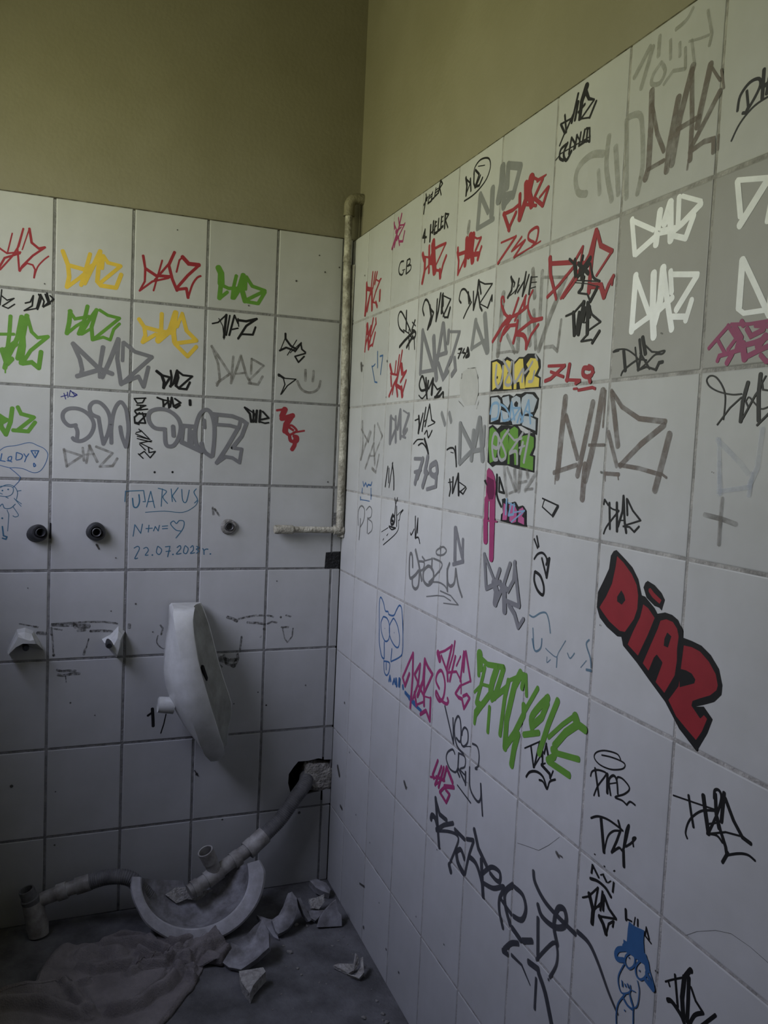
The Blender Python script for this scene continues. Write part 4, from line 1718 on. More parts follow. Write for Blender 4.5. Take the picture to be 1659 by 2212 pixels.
c8.0 1577,1690 1537,1713 1548,1751 1588,1775 1622,1754 1637,1715 1623,1660 1584,1635 1545,1650 1548,1668 1593,1647 1656,1644 1679,1660 1668,1673
l16.6 1542,1845 1567,1817
l5.9 1547,1844 1617,1872 1693,1913
l9.1 1688,1912 1647,1803 1663,1748
l7.8 1580,1841 1659,1781
l6.8 1715,1937 1703,1876 1667,1800
l8.3 1727,1874 1683,1753
l5.4 1742,1836 1779,1887
l7.8 1808,1914 1787,1782
l8.1 1826,1919 1885,1809
l8.0 1818,1913 1814,1830
l5.9 1659,1785 1745,1812 1796,1785
l4.5 1885,1809 1789,1762
l7.2 1789,1762 1747,1717 1777,1709
l8.5 1777,1709 1814,1712 1837,1678
l7.2 1837,1678 1885,1737 1857,1745 1822,1727
l5.6 1796,1781 1802,1733
T R charcoal graffiti_tag|thin charcoal looping letters below the right magenta tag
l5.8 1647,1631 1754,1499
l5.9 1736,1605 1754,1499
c5.7 1779,1532 1818,1529 1822,1572 1807,1620 1782,1628 1757,1591 1759,1542 1793,1500 1851,1491
c5.3 1832,1563 1835,1584 1855,1603 1884,1596 1889,1554 1856,1522 1827,1528 1823,1564
c2.3 1856,1522 1917,1544
c4.8 1933,1561 1977,1564 1997,1536 1994,1492 1970,1471 1987,1474
c4.9 1773,1460 1748,1471 1701,1442 1690,1408 1729,1380 1787,1385 1808,1410
l6.3 1810,1477 1810,1394 1831,1382
c4.4 1810,1477 1870,1482 1875,1443 1832,1415 1888,1408
l5.8 1816,1412 1890,1375
l6.8 1884,1423 1890,1370
l3.9 1813,1339 1947,1316
c5.9 1919,1456 1935,1373 2003,1347 2032,1373 2025,1428
l6.4 2025,1428 2055,1310
T R pink graffiti_tag|small magenta scribble below the two larger magenta tags
l8.2 1603,1369 1554,1285
l11.0 1554,1285 1569,1275
l8.3 1644,1357 1585,1249
l8.9 1669,1362 1624,1253
l8.8 1699,1375 1670,1303
l10.8 1699,1373 1766,1331
l5.2 1529,1265 1657,1304
l8.4 1593,1290 1682,1308
l9.9 1685,1283 1780,1316
l7.9 1697,1288 1639,1238 1712,1220
l7.8 1712,1220 1743,1269 1699,1273
l5.1 1585,1249 1634,1284
T R charcoal graffiti_tag|long charcoal tag descending diagonally across the lower right wall
l12.2 1599,1194 1641,1066 1663,995
l11.3 1607,1181 1651,1141 1727,1147
l10.0 1622,1058 1706,1117 1793,1163
c13.7 1633,1079 1603,1104 1570,1100 1559,1079
c7.2 1623,1053 1745,1105 1827,1129 1852,1115 1824,1056 1779,977
l13.9 1774,969 1795,948
c14.5 1835,1061 1858,1021 1912,1002
c10.5 1836,1056 1879,1087 1916,1064
l10.3 1813,1144 1906,1145
l9.3 1928,1155 1991,1179
c8.4 1992,1175 1957,1099 1929,1005
l12.3 1991,1224 2036,1166 2113,1131
c11.8 1957,1094 2023,1096 2081,1048 2098,998
c9.5 2077,1080 2151,1145 2218,1159 2226,1127 2194,1115 2144,1118
c9.7 2101,1053 2179,1074 2260,1121 2230,1059 2235,1011 2269,965
l12.8 2066,1132 2098,998
c11.0 2324,1163 2271,1108 2277,1057 2320,1007
c10.0 2338,1161 2399,1162 2425,1123 2401,1071 2341,1051
l8.8 2239,1064 2324,1050
l12.1 2338,1004 2401,995
l11.3 2417,1001 2480,1037
c10.3 2287,892 2336,944 2386,973
l8.0>2.9 2345,904 2420,911 2484,876
l11.3 2278,881 2312,889
T R charcoal graffiti_tag|large charcoal flourish with a long tail sweeping to the lower edge
c9.4 2461,1283 2476,1250 2541,1219 2629,1211 2737,1211
c10.3 2503,1183 2533,1158 2606,1163 2665,1193 2682,1229 2665,1255 2632,1241 2615,1204 2613,1160 2639,1116
l9.9 2509,1137 2523,1007
c6.6 2514,989 2612,1108 2641,1098 2640,1046 2605,981
l12.2 2464,950 2532,964
c12.5 2534,952 2583,911 2637,827
l7.2 2521,924 2523,814
c9.4>4.4 2749,1225 2812,1225 2865,1194 2930,1135 2979,1101
d2.6 2599,969
T R black graffiti_tag|black tag with downward arrow partly under the big green tag
l3.2 2350,1690 2443,1745
l5.7 2392,1713 2419,1645
l5.3 2450,1749 2423,1647
l3.6 2476,1723 2429,1657
l6.0 2472,1721 2477,1679
l2.8 2448,1697 2474,1702
l5.2 2494,1757 2484,1718
l6.1 2495,1749 2514,1713
l6.6 2470,1673 2527,1662 2532,1649
l3.9 2532,1649 2547,1680
l3.0 2470,1673 2495,1688
c5.1 2372,1592 2395,1618 2440,1637 2486,1635 2515,1604
c4.2 2461,1615 2487,1619 2515,1604 2530,1636 2564,1657
T R green graffiti_tag|big thick green tag on the lower right wall
l25.8 1954,1940 1964,1888
l11.7 1964,1927 2028,1916 2161,1939
l12.9 1951,1892 1956,1854
l12.3 2006,1899 1981,1822 1948,1734
l19.9 2108,1925 2076,1860 2065,1819
l15.6 2161,1936 2137,1881 2099,1803
l7.3 1926,1775 1989,1825 2055,1835
l14.6 2080,1824 2014,1758 1944,1694
l20.6>10.3 1983,1737 1945,1686 1941,1649
l11.7 2064,1754 2060,1653
l12.3 2076,1788 2192,1870
l13.8 2204,1899 2182,1827 2161,1676
l7.9 2204,1899 2286,1940
l18.1 2292,1952 2249,1890 2206,1750 2204,1639
l12.7 2317,1952 2305,1899
l10.4 2330,1955 2342,1882
l14.5 2210,1649 2269,1716 2330,1808
l15.3 2330,1808 2326,1842
l10.3 2329,1814 2417,1931
l17.5 2297,1726 2275,1664 2262,1594
c14.7 2396,1773 2384,1811 2431,1867 2489,1918
l14.3 2477,1914 2485,1897 2454,1837 2400,1792
l11.4 2338,1736 2441,1778
l13.9 2550,1926 2500,1828 2450,1706
l8.6 2505,1783 2588,1856 2657,1908
l14.2 2544,1766 2608,1834 2676,1885 2720,1881
l13.4 2533,1749 2557,1754 2548,1731 2508,1703
l10.6 2552,1746 2694,1775
l12.6 2514,1702 2646,1703
l19.3 2657,1905 2670,1890
T R black graffiti_tag|black four-letter tag with a halo drawn above it
c2.7 2910,1854 2890,1864 2828,1852 2785,1830 2778,1810 2810,1800 2867,1807 2921,1829 2933,1846 2913,1850 2863,1844 2815,1833
l5.0 2785,1780 2814,1703
c3.4 2764,1746 2771,1764 2800,1780 2841,1787 2839,1775 2805,1730 2788,1693
l6.4 2850,1786 2856,1729
c4.3 2873,1729 2860,1770 2880,1793 2898,1785 2908,1747
l2.2 2864,1761 2899,1778
c3.2 2898,1785 2903,1797 2930,1800 2961,1786 2940,1760 2896,1732 2931,1736 2954,1732
c3.3 2954,1733 2968,1748 2992,1748
T R black graffiti_tag|loose black tag between the halo tag and the small crown
c3.8 2781,1617 2816,1638 2867,1650 2919,1651 2944,1649
l7.4 2833,1638 2859,1543
c3.3 2861,1551 2873,1599 2899,1628 2931,1643
l4.8 2919,1669 2933,1647 2918,1606 2897,1560
c3.9 2897,1560 2931,1591 2952,1595 2971,1675 2959,1656 2952,1601
l6.6 2952,1595 2960,1547
c3.5 2962,1609 2986,1631 3005,1655 2992,1647 2997,1626
T R black graffiti_tag|black tag with a spiky crown and dots above it
l4.1 2803,1449 2806,1476 2842,1454
l1.9 2850,1466 2866,1477
l4.2 2867,1471 2882,1461
l1.6 2888,1460 2904,1475
l3.6 2918,1477 2916,1446
d1.4 2814,1515
d1.5 2867,1502
l1.9 2914,1510 2919,1515
c5.1 2799,1429 2837,1440 2879,1440 2909,1427
l2.7 2764,1348 2796,1369 2842,1422
l8.2 2798,1379 2824,1338 2823,1295
l3.7 2842,1422 2830,1341
l3.8 2866,1422 2861,1358
l2.5 2827,1340 2867,1390
l4.6 2873,1414 2875,1366
l5.3 2873,1414 2902,1387 2940,1375
l3.2 2940,1375 2858,1338
l7.6 2858,1338 2880,1325 2897,1303
l3.0 2897,1303 2907,1341 2930,1363 2927,1342
l2.2 2868,1380 2846,1361
T R black marker_doodle|black strokes sprouting around the blue hat
l6.1 2982,1426 2987,1398
l2.9 2987,1401 3013,1407
l2.8 3027,1427 3024,1403
l4.1 3039,1427 3041,1409
l2.8 3078,1427 3076,1400 3104,1393
l3.9 3079,1424 3094,1400
T R blue marker_doodle|blue doodle of a goggle-eyed figure in a tall hat
p 3003,1402 3027,1402 3072,1414 3073,1381 3082,1343 3035,1329 2986,1310 2983,1336 2999,1338 3000,1380
c7.8 2989,1310 2963,1293 2952,1272 2961,1262 2992,1277
l10.9 3036,1322 3091,1332 3098,1313
l10.5 2988,1315 3041,1325 3085,1342
c3.5 3015,1313 2999,1293 2998,1272 3018,1267 3039,1290 3039,1314 3018,1315
c3.5 3064,1319 3047,1292 3052,1268 3073,1268 3093,1293 3087,1320 3064,1319
d1.6 3014,1298
d1.6 3064,1289
c6.7 3094,1301 3110,1291 3129,1274
c7.2 3092,1280 3127,1272
c2.8 3108,1313 3125,1291 3132,1275
c2.5 2994,1266 2972,1218 2975,1189 2993,1176 3028,1202 3028,1222
l2.9 2989,1211 2993,1197
l2.9 3003,1210 3008,1206
l3.1 3015,1218 3021,1211
c2.1 3058,1255 3069,1232 3066,1189 3052,1170 3035,1179 3028,1202
l1.7 3032,1211 3052,1218
c2.7 3008,1182 2980,1137 2973,1100 2978,1061
c3.8 2999,1166 3022,1157 3048,1164 3029,1192
c2.6 3048,1164 3053,1113
d1.6 3011,1134
T R black graffiti_tag|bold black tag on a clean tile below the big red bubble letters
l2.5 3150,1842 3233,1856 3307,1869
l4.6 3209,1866 3224,1822 3236,1791
c3.3 3307,1866 3260,1845 3221,1805 3208,1766 3216,1751
l7.4 3263,1888 3277,1842 3292,1798
c4.2 3302,1896 3302,1917 3317,1923 3327,1907 3316,1861 3293,1804
l6.2 3305,1909 3314,1858 3327,1828
l6.3 3335,1924 3333,1848
l5.5 3340,1912 3373,1869 3406,1841 3434,1838
l5.5 3311,1865 3331,1827 3354,1792 3360,1774
l2.7 3286,1795 3350,1829 3406,1843
c3.4 3286,1797 3321,1807 3342,1798
l5.0 3363,1782 3347,1749
c3.3 3360,1774 3399,1797 3428,1807 3451,1804
l2.6 3291,1824 3314,1837
T R black graffiti_tag|bold black tag cut by the lower picture edge at right
l7.0 3262,1412 3247,1387
d4.4 3266,1414
c2.8 3172,1324 3198,1346 3244,1382
l3.7 3185,1331 3191,1323
l4.8 3208,1366 3227,1289
l8.7 3244,1382 3241,1321 3251,1274
l7.2 3260,1392 3264,1330 3266,1272
l4.4 3271,1371 3291,1347 3321,1334
c5.5 3321,1334 3291,1307 3273,1265
c7.1 3186,1280 3204,1287 3242,1274 3261,1256
l4.9 3317,1295 3364,1357
T R crack tile_crack|fine hairline crack curving across a lower tile beside the charcoal tag
l1.0 2338,1329 2410,1350 2486,1371 2548,1419 2609,1475
T R crack tile_crack|fine hairline crack curving across the lowest tile at right
l0.7 3236,1493 3276,1527 3342,1568 3394,1589 3457,1592 3514,1587
T R speck dirt_specks|small dark specks and scuffs scattered over the right wall tiles
d2.7 254,3743
d2.8 69,3508
d3.7 698,3217
d3.5 283,3225
d2.2 709,3025
d4.1 215,1214
d1.8 1646,976
d5.0 730,95
d3.5 1087,180
d3.4 1269,169
d1.6 3133,1331
d1.3 3133,1332
d1.4 1907,1388
d1.7 1260,1109
d1.7 1203,1554
d1.2 2766,2231
d2.7 353,957
d2.6 520,649
d2.1 1452,557
d2.2 1768,606
d2.2 2719,2706
d0.9 3211,2726
d1.0 2925,3399
d1.3 2967,3108
d2.2 772,601
d2.4 956,358
l8.6 1221,1122 1249,1100
l5.6 2600,1420 2616,1412
l3.2 2623,1420 2635,1420
l6.1 636,300 715,322
l13.6 131,790 176,748
l8.8 220,577 259,571
l11.9 256,3240 270,3199
'''


def ribbon(mb, pts, w0, w1, z0, mi):
    """flat stroke of given width with round ends, slightly rising along its length so that crossings stay clean"""
    P = [Vector((p[0], p[1])) for p in pts]
    Q = [P[0]]
    for p in P[1:]:
        if (p - Q[-1]).length > 0.0004:
            Q.append(p)
    if len(Q) < 2:
        return
    n = len(Q)
    tot = sum((Q[i + 1] - Q[i]).length for i in range(n - 1))
    L, R, Z = [], [], []
    acc = 0
    for i in range(n):
        if i:
            acc += (Q[i] - Q[i - 1]).length
        tt = acc / tot
        w = (w0 + (w1 - w0) * tt) / 2
        a = (Q[i] - Q[i - 1]).normalized() if i else None
        c = (Q[i + 1] - Q[i]).normalized() if i < n - 1 else None
        z = z0 + 0.000016 * tt
        if a is None or c is None:
            t = c if a is None else a
            nn = Vector((-t.y, t.x))
            L.append(Q[i] + nn * w); R.append(Q[i] - nn * w); Z.append(z)
        else:
            dt = max(-1, min(1, a.dot(c)))
            na, nc = Vector((-a.y, a.x)), Vector((-c.y, c.x))
            if dt > 0.2:
                nn = (na + nc).normalized()
                k = 1 / max(0.6, nn.dot(na))
                L.append(Q[i] + nn * w * k); R.append(Q[i] - nn * w * k); Z.append(z)
            else:
                L.append(Q[i] + na * w); R.append(Q[i] - na * w); Z.append(z)
                cr = a.x * c.y - a.y * c.x
                s = -1 if cr > 0 else 1
                # round the outer side of a sharp turn with a small disc, then start afresh
                for k in range(1, 4):
                    ang = k / 4
                    mid = (na.lerp(nc, ang))
                    if mid.length > 1e-4:
                        mid = mid.normalized()
                    if s > 0:
                        L.append(Q[i] + mid * w); R.append(Q[i] - mid * w * 0.2); Z.append(z)
                    else:
                        L.append(Q[i] + mid * w * 0.2); R.append(Q[i] - mid * w); Z.append(z)
                L.append(Q[i] + nc * w); R.append(Q[i] - nc * w); Z.append(z + 0.000008)
    vs_ = []
    for a, c, z in zip(L, R, Z):
        vs_ += [(a.x, a.y, z), (c.x, c.y, z)]
    fs = [(2 * i, 2 * i + 1, 2 * i + 3, 2 * i + 2) for i in range(len(L) - 1)]
    # end caps
    for (p, q, idx, z) in ((Q[0], Q[1], 0, Z[0]), (Q[-1], Q[-2], len(L) - 1, Z[-1])):
        t = (p - q).normalized()
        nn = Vector((-t.y, t.x))
        w = (w0 if idx == 0 else w1) / 2
        b0 = len(vs_)
        for k in range(6):
            a = math.pi * k / 5
            v = p + nn * w * math.cos(a) + t * w * math.sin(a) * 0.8
            vs_.append((v.x, v.y, z))
        fs.append(tuple(range(b0, b0 + 6)))
    mb.add(vs_, fs, mi)


def make_graffiti():
    blocks = []
    for ln in GRAFFITI.strip().split('\n'):
        if ln.startswith('T '):
            hd, lab = ln[2:].split('|')
            wl_, col, nm = hd.split()
            blocks.append((wl_, col, nm, lab, []))
        else:
            blocks[-1][4].append(ln)
    placed = []
    rj = random.Random(11)
    for wl_, col, nm, lab, strokes in blocks:
        xs, ys = [], []
        for s in strokes:
            if s[0] != '%':
                for q in s.split()[1:]:
                    a, c = q.split(',')
                    xs.append(int(a)); ys.append(int(c))
        box = (min(xs) - 16, max(xs) + 16, min(ys) - 16, max(ys) + 16)
        lay = 0
        for w2, b2, l2 in placed:
            if w2 == wl_ and not (b2[1] < box[0] or b2[0] > box[1] or b2[3] < box[2] or b2[2] > box[3]):
                lay = max(lay, l2 + 1)
        placed.append((wl_, box, lay))
        base = 0.00022 + lay * 0.00016
        mb = MB()
        mats = [col]
        cur = 0
        for si, s in enumerate(strokes):
            if s[0] == '%':
                k = s[1:]
                if k not in mats:
                    mats.append(k)
                cur = mats.index(k)
                base += 0.00005
                continue
            hd, *ps = s.split()
            P = [tuple(int(v) * 0.0005 for v in q.split(',')) for q in ps]
            z = base + (si % 40) * 0.000004
            if hd == 'p':
                o3 = [Vector((p[0], p[1], z)) for p in P]
                tri = tessellate_polygon([o3])
                mb.add(o3, [tuple(t) for t in tri], cur)
            elif hd[0] == 'd':
                rr = float(hd[1:]) / 1000
                c = P[0]
                mb.add([(c[0] + rr * math.cos(k * math.pi / 6), c[1] + rr * math.sin(k * math.pi / 6), z) for k in range(12)], [tuple(range(12))], cur)
            else:
                ws = [float(x) / 1000 for x in hd[1:].split('>')]
                w0, w1 = ws[0], ws[-1]
                if hd[0] == 'c':
                    P = catmull(P, 5)
                ribbon(mb, P, w0, w1, z, cur)
        if wl_ == 'B':
            mb.v = [(z, -u, v) for u, v, z in mb.v]
            par = wall_back
        else:
            mb.v = [(u, -z, v) for u, v, z in mb.v]
            par = wall_right
        o = mb.build(nm, [M['p_' + k] for k in mats], par, fix=False)
        o['label'] = lab


make_graffiti()

# ---------------------------------------------------------------- measured outlines (millimetres)
SHARDS = [('S2', [(319, -286, 93), (358, -276, 77), (391, -283, 55), (399, -316, 36), (403, -359, 16), (383, -386, 15), (365, -399, 20), (345, -372, 42), (331, -372, 50), (335, -332, 65), (325, -309, 80)], (0.451, -0.35, 0.821), 0.02, -0.014), ('S3', [(198, -181, 86), (197, -169, 89), (214, -159, 77), (238, -161, 59), (260, -177, 40), (276, -200, 26), (280, -228, 19), (272, -234, 24), (246, -239, 43), (240, -218, 50), (224, -201, 64)], (0.597, -0.1, 0.796), 0.02, 0.012), ('S3b', [(190, -269, 32), (201, -255, 30), (218, -231, 27), (256, -230, 14), (285, -226, 5), (272, -239, 8), (238, -250, 18)], (0.314, -0.105, 0.943), 0.015, 0), ('S4a', [(208, -155, 73), (205, -145, 71), (221, -129, 39), (233, -117, 15), (238, -127, 14), (231, -140, 32)], (0.755, 0.352, 0.553), 0.012, 0), ('S4b', [(213, -128, 33), (218, -73, 29), (230, -91, 21), (239, -108, 14), (231, -120, 20)], (0.6, 0.0, 0.8), 0.012, 0), ('S4c', [(263, -109, 8), (272, -38, 4), (261, -37, 32), (256, -46, 42), (245, -49, 70), (247, -66, 60), (251, -87, 43), (255, -99, 30)], (0.93, -0.101, 0.354), 0.012, 0), ('S4d', [(168, -108, 42), (168, -84, 42), (164, -59, 47), (179, -62, 32), (192, -82, 19), (188, -104, 23)], (0.707, 0.0, 0.707), 0.012, 0), ('S5', [(68, -75, 42), (64, -52, 43), (83, -27, 36), (108, -20, 26), (122, -27, 21), (108, -47, 26), (94, -64, 32)], (0.352, 0.0, 0.936), 0.022, 0.006), ('S6', [(441, -373, 38), (451, -313, 43), (467, -310, 41), (502, -350, 34), (524, -363, 30), (477, -375, 34)], (0.101, -0.101, 0.99), 0.03, 0), ('S7a', [(451, -123, 12), (448, -108, 12), (460, -70, 11), (483, -75, 9), (489, -93, 8), (470, -108, 10)], (0.1, 0.0, 0.995), 0.008, 0), ('S7b', [(483, -77, 12), (471, -67, 45), (473, -61, 35), (480, -64, 16), (484, -73, 7)], (0.943, 0.105, 0.314), 0.008, 0), ('S7c', [(501, -103, 15), (523, -77, 11), (517, -61, 21), (486, -54, 43), (486, -61, 41), (503, -66, 27), (513, -84, 15)], (0.505, -0.303, 0.808), 0.012, 0)]
CHIPS = [(48, -213, 1), (223, -159, 2.2), (351, -93, 1.2), (318, -45, 0.8), (421, -212, 1.6), (449, -209, 1.3), (493, -174, 0.7), (504, -159, 0.7), (607, -45, 1.3), (656, -113, 2.2), (678, -71, 1.1), (689, -31, 2.2), (615, -156, 0.7), (570, -265, 0.6), (556, -223, 0.6), (404, -49, 0.8), (332, -69, 0.9), (345, -213, 2.4), (237, -132, 1.4), (449, -25, 0.7), (402, -238, 0.7), (620, -28, 0.6), (615, -120, 0.6), (596, -226, 0.6), (286, -29, 0.9), (268, -229, 1), (311, -221, 1.2), (356, -30, 0.8), (505, -33, 1), (658, -39, 2), (121, -21, 1.4), (71, -53, 1), (561, -41, 0.7), (509, -279, 0.9), (559, -313, 0.8)]
CLOTH = [(283, -1015), (300, -932), (291, -901), (293, -854), (222, -838), (156, -810), (142, -734), (146, -662), (136, -635), (175, -555), (207, -509), (233, -426), (212, -389), (282, -350), (324, -378), (361, -397), (331, -440), (399, -469), (455, -506), (549, -581), (587, -606), (490, -998)]
FOLDS = [([(150, -678), (152, -639), (172, -574), (210, -533), (242, -500), (232, -461), (214, -389)], 0.016, 0.011), ([(174, -679), (181, -641), (199, -569), (261, -531), (277, -494), (254, -437), (222, -388)], 0.022, 0.011), ([(237, -599), (287, -568), (295, -528), (286, -495)], 0.018, 0.009), ([(305, -583), (310, -538), (280, -502)], 0.016, 0.008), ([(341, -519), (366, -494), (395, -473)], 0.012, 0.01), ([(314, -489), (277, -428), (233, -379)], 0.022, 0.014), ([(322, -435), (352, -396), (301, -365)], 0.014, 0.016), ([(286, -506), (320, -485), (345, -478)], 0.014, 0.012), ([(251, -747), (284, -708), (285, -656), (293, -599)], 0.014, 0.011), ([(311, -782), (361, -761), (427, -742), (448, -732)], 0.011, 0.01), ([(342, -950), (359, -878), (389, -825), (432, -773), (455, -732)], 0.018, 0.014), ([(460, -680), (450, -614), (425, -589), (410, -554), (343, -504)], 0.016, 0.013), ([(324, -760), (322, -732)], 0.008, 0.008), ([(325, -628), (295, -590)], 0.01, 0.009), ([(200, -739), (186, -694), (217, -652)], 0.012, 0.02), ([(271, -907), (279, -853), (279, -803)], 0.01, 0.03), ([(160, -779), (200, -808), (261, -831)], 0.008, 0.02)]
HB_STATIONS = [(0.907, 0.509, 0.512, 0.457, 0.426, 0.1), (0.9, 0.516, 0.518, 0.464, 0.422, 0.13), (0.882, 0.517, 0.518, 0.469, 0.415, 0.15), (0.852, 0.52, 0.514, 0.468, 0.404, 0.165), (0.821, 0.526, 0.507, 0.464, 0.395, 0.175), (0.78, 0.531, 0.498, 0.457, 0.384, 0.185), (0.736, 0.534, 0.488, 0.446, 0.372, 0.19), (0.692, 0.529, 0.48, 0.433, 0.358, 0.19), (0.645, 0.514, 0.474, 0.418, 0.341, 0.185), (0.608, 0.495, 0.465, 0.405, 0.329, 0.175), (0.568, 0.473, 0.45, 0.391, 0.328, 0.16), (0.526, 0.443, 0.435, 0.375, 0.335, 0.14), (0.485, 0.413, 0.416, 0.361, 0.334, 0.115), (0.457, 0.391, 0.395, 0.372, 0.349, 0.09)]
BB = {'o': (0.222, -0.438, 0.038), 'ra': 0.150, 'rb': 0.130, 'dep': 0.105}

# ---------------------------------------------------------------- pipes and fixtures on the back wall
def corrugated(name, path, rad, parent, mt, pitch=0.0058, depth=0.0016):
    P = catmull(path, 14)
    Q = [Vector(p) for p in P]
    L = [0]
    for i in range(1, len(Q)):
        L.append(L[-1] + (Q[i] - Q[i - 1]).length)
    tot = L[-1]
    n = int(tot / pitch) * 4
    pts, rs = [], []
    j = 0
    for k in range(n + 1):
        s = tot * k / n
        while j < len(L) - 2 and L[j + 1] < s:
            j += 1
        t = (s - L[j]) / max(1e-9, L[j + 1] - L[j])
        pts.append(Q[j].lerp(Q[j + 1], t))
        rs.append(rad + depth * (0.5 if k % 4 in (0, 1) else -0.5))
    b = MB()
    b.tube(pts, rs, 20)
    return b.build(name, mt, parent, smooth=True, angle=60)


# water pipe standing in the corner with a branch along the back wall
wp = empty('water_pipe', (0.024, -0.016, 1.12))
setp(wp, 'painted water pipe in the corner with elbow and capped branch', 'pipe')
OFF = Vector(wp.location)


def loc(pts, o=OFF):
    return [Vector(p) - o for p in pts]


b = MB()
b.tube(loc([(0.024, -0.022, 2.095), (0.024, -0.022, 2.02), (0.023, -0.021, 1.90), (0.024, -0.018, 1.74), (0.026, -0.014, 1.50), (0.027, -0.012, 1.30), (0.027, -0.012, 1.115)]), 0.0112, 22)
b.build('riser', M['pipepaint'], wp, smooth=True)
arc = [(0.024, -0.022, 2.062), (0.024, -0.022, 2.088)]
for k in range(1, 9):
    a = math.pi / 2 * k / 8
    arc.append((0.024, -0.022 + 0.026 * (1 - math.cos(a)), 2.088 + 0.026 * math.sin(a)))
arc.append((0.024, 0.024, 2.114))
b = MB()
b.tube(loc(arc), 0.0158, 24)
b.tube(loc([(0.024, -0.022, 2.060), (0.024, -0.022, 2.066)]), 0.0168, 24)
b.build('elbow', M['pipepaint2'], wp, smooth=True)
b = MB()
b.tube(loc([(0.024, -0.022, 1.925), (0.024, -0.0215, 1.942)]), 0.0125, 20)
b.build('coupling', M['pipepaint'], wp, smooth=True)
b = MB()
b.tube(loc([(0.024, -0.004, 1.122), (0.024, -0.06, 1.122), (0.024, -0.12, 1.1225), (0.024, -0.172, 1.122)]), 0.0098, 20)
brn = b.build('branch', M['pipepaint'], wp, smooth=True)
b = MB()
b.tube(loc([(0.024, -0.157, 1.122), (0.024, -0.162, 1.122), (0.024, -0.208, 1.1225), (0.024, -0.2145, 1.1225), (0.024, -0.216, 1.1225)]), [0.0125, 0.0135, 0.0138, 0.0125, 0.0095], 22)
b.build('end_cap', M['pipepaint'], brn, smooth=True)
b = MB()
b.tube(loc([(0.025, -0.030, 1.122), (0.025, 0.000, 1.122)]), 0.0135, 20)
b.build('tee_joint', M['pipepaint'], wp, smooth=True)
# plaster smeared between the pipe and the corner
b = MB()
zs = [1.10 + 0.02 * k for k in range(42)]
ring = []
for i, z in enumerate(zs):
    w = 0.012 + 0.006 * noise.noise(Vector((z * 9, 1.3, 0)))
    e = 0.030 + 0.010 * noise.noise(Vector((z * 7, 4.1, 0)))
    ring.append([(0.0005, -w, z), (0.012, -w * 0.9, z), (e * 0.8, -0.006, z), (e, 0.0012 - 0.03 * e, z)])
for i in range(len(zs) - 1):
    for k in range(3):
        b.add([ring[i][k], ring[i][k + 1], ring[i + 1][k + 1], ring[i + 1][k]], [(0, 1, 2, 3)])
setp(b.build('plaster_fillet', M['plaster'], wall_back, smooth=True), 'rough plaster filling the corner behind the pipe')


def outlet(u, z, name, label, tilt, ringmat, outer, prot, mat_in):
    o = empty(name, (0, -u, z))
    setp(o, label, 'pipe outlet')
    b_ = MB()
    N = 28
    prof = [(0.0002, outer * 1.0), (prot * 0.55, outer * 1.0), (prot * 0.8, outer * 0.94), (prot, outer * 0.80), (prot, outer * 0.60), (prot * 0.55, outer * 0.50), (prot * 0.5, outer * 0.42)]
    vs_ = []
    for (x, r_) in prof:
        for k in range(N):
            a = 2 * math.pi * k / N
            rr = r_ * (1 + 0.03 * math.sin(3 * a + u * 40))
            vs_.append((x, rr * math.cos(a) + tilt[0] * x, rr * math.sin(a) + tilt[1] * x))
    fs = []
    for i in range(len(prof) - 1):
        for k in range(N):
            fs.append((i * N + k, i * N + (k + 1) % N, (i + 1) * N + (k + 1) % N, (i + 1) * N + k))
    b_.add(vs_, fs)
    b_.build('collar', ringmat, o, smooth=True)
    b_ = MB()
    pr = prot * 1.25
    prof = [(0.0, 0.0122), (pr, 0.0122), (pr + 0.0006, 0.0108), (pr - 0.001, 0.0092), (0.002, 0.009)]
    vs_, fs = [], []
    for (x, r_) in prof:
        for k in range(N):
            a = 2 * math.pi * k / N
            vs_.append((x, r_ * math.cos(a) + tilt[0] * x, r_ * math.sin(a) + tilt[1] * x))
    for i in range(len(prof) - 1):
        for k in range(N):
            fs.append((i * N + k, i * N + (k + 1) % N, (i + 1) * N + (k + 1) % N, (i + 1) * N + k))
    fs.append(tuple(len(prof) * N - N + k for k in range(N)))
    b_.add(vs_, fs)
    b_.build('pipe_stub', mat_in, o, smooth=True)
    return o


outlet(0.870, 1.103, 'pipe_outlet', 'black rubber pipe outlet with its stub bent sideways, nearest the left edge', (0.42, 0.24), M['rubber'], 0.0235, 0.024, M['rubber'])
outlet(0.7165, 1.1105, 'pipe_outlet', 'round black rubber pipe outlet left of the blue date', (0.05, 0.02), M['rubber'], 0.0255, 0.024, M['steel'])
outlet(0.3475, 1.127, 'pipe_outlet', 'bare pipe outlet with grey plaster collar right of the blue date', (0.10, 0.10), M['mortar_grey'], 0.0225, 0.010, M['steel'])


def frag(name, rings, mt, parent, smooth=False, second=()):
    """loft through rings of equal length, both ends closed"""
    b_ = MB()
    n_ = len(rings[0])
    vs_ = [p for r_ in rings for p in r_]
    fs = []
    for i in range(len(rings) - 1):
        for k in range(n_):
            fs.append((i * n_ + k, i * n_ + (k + 1) % n_, (i + 1) * n_ + (k + 1) % n_, (i + 1) * n_ + k))
    b_.add(vs_, fs)
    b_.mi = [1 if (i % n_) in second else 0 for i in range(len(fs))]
    for base, rv in ((0, True), ((len(rings) - 1) * n_, False)):
        ps = [Vector(vs_[base + k]) for k in range(n_)]
        tri = tessellate_polygon([ps])
        b_.add(ps, [tuple(t_) for t_ in tri])
    return b_.build(name, mt, parent, smooth=smooth)


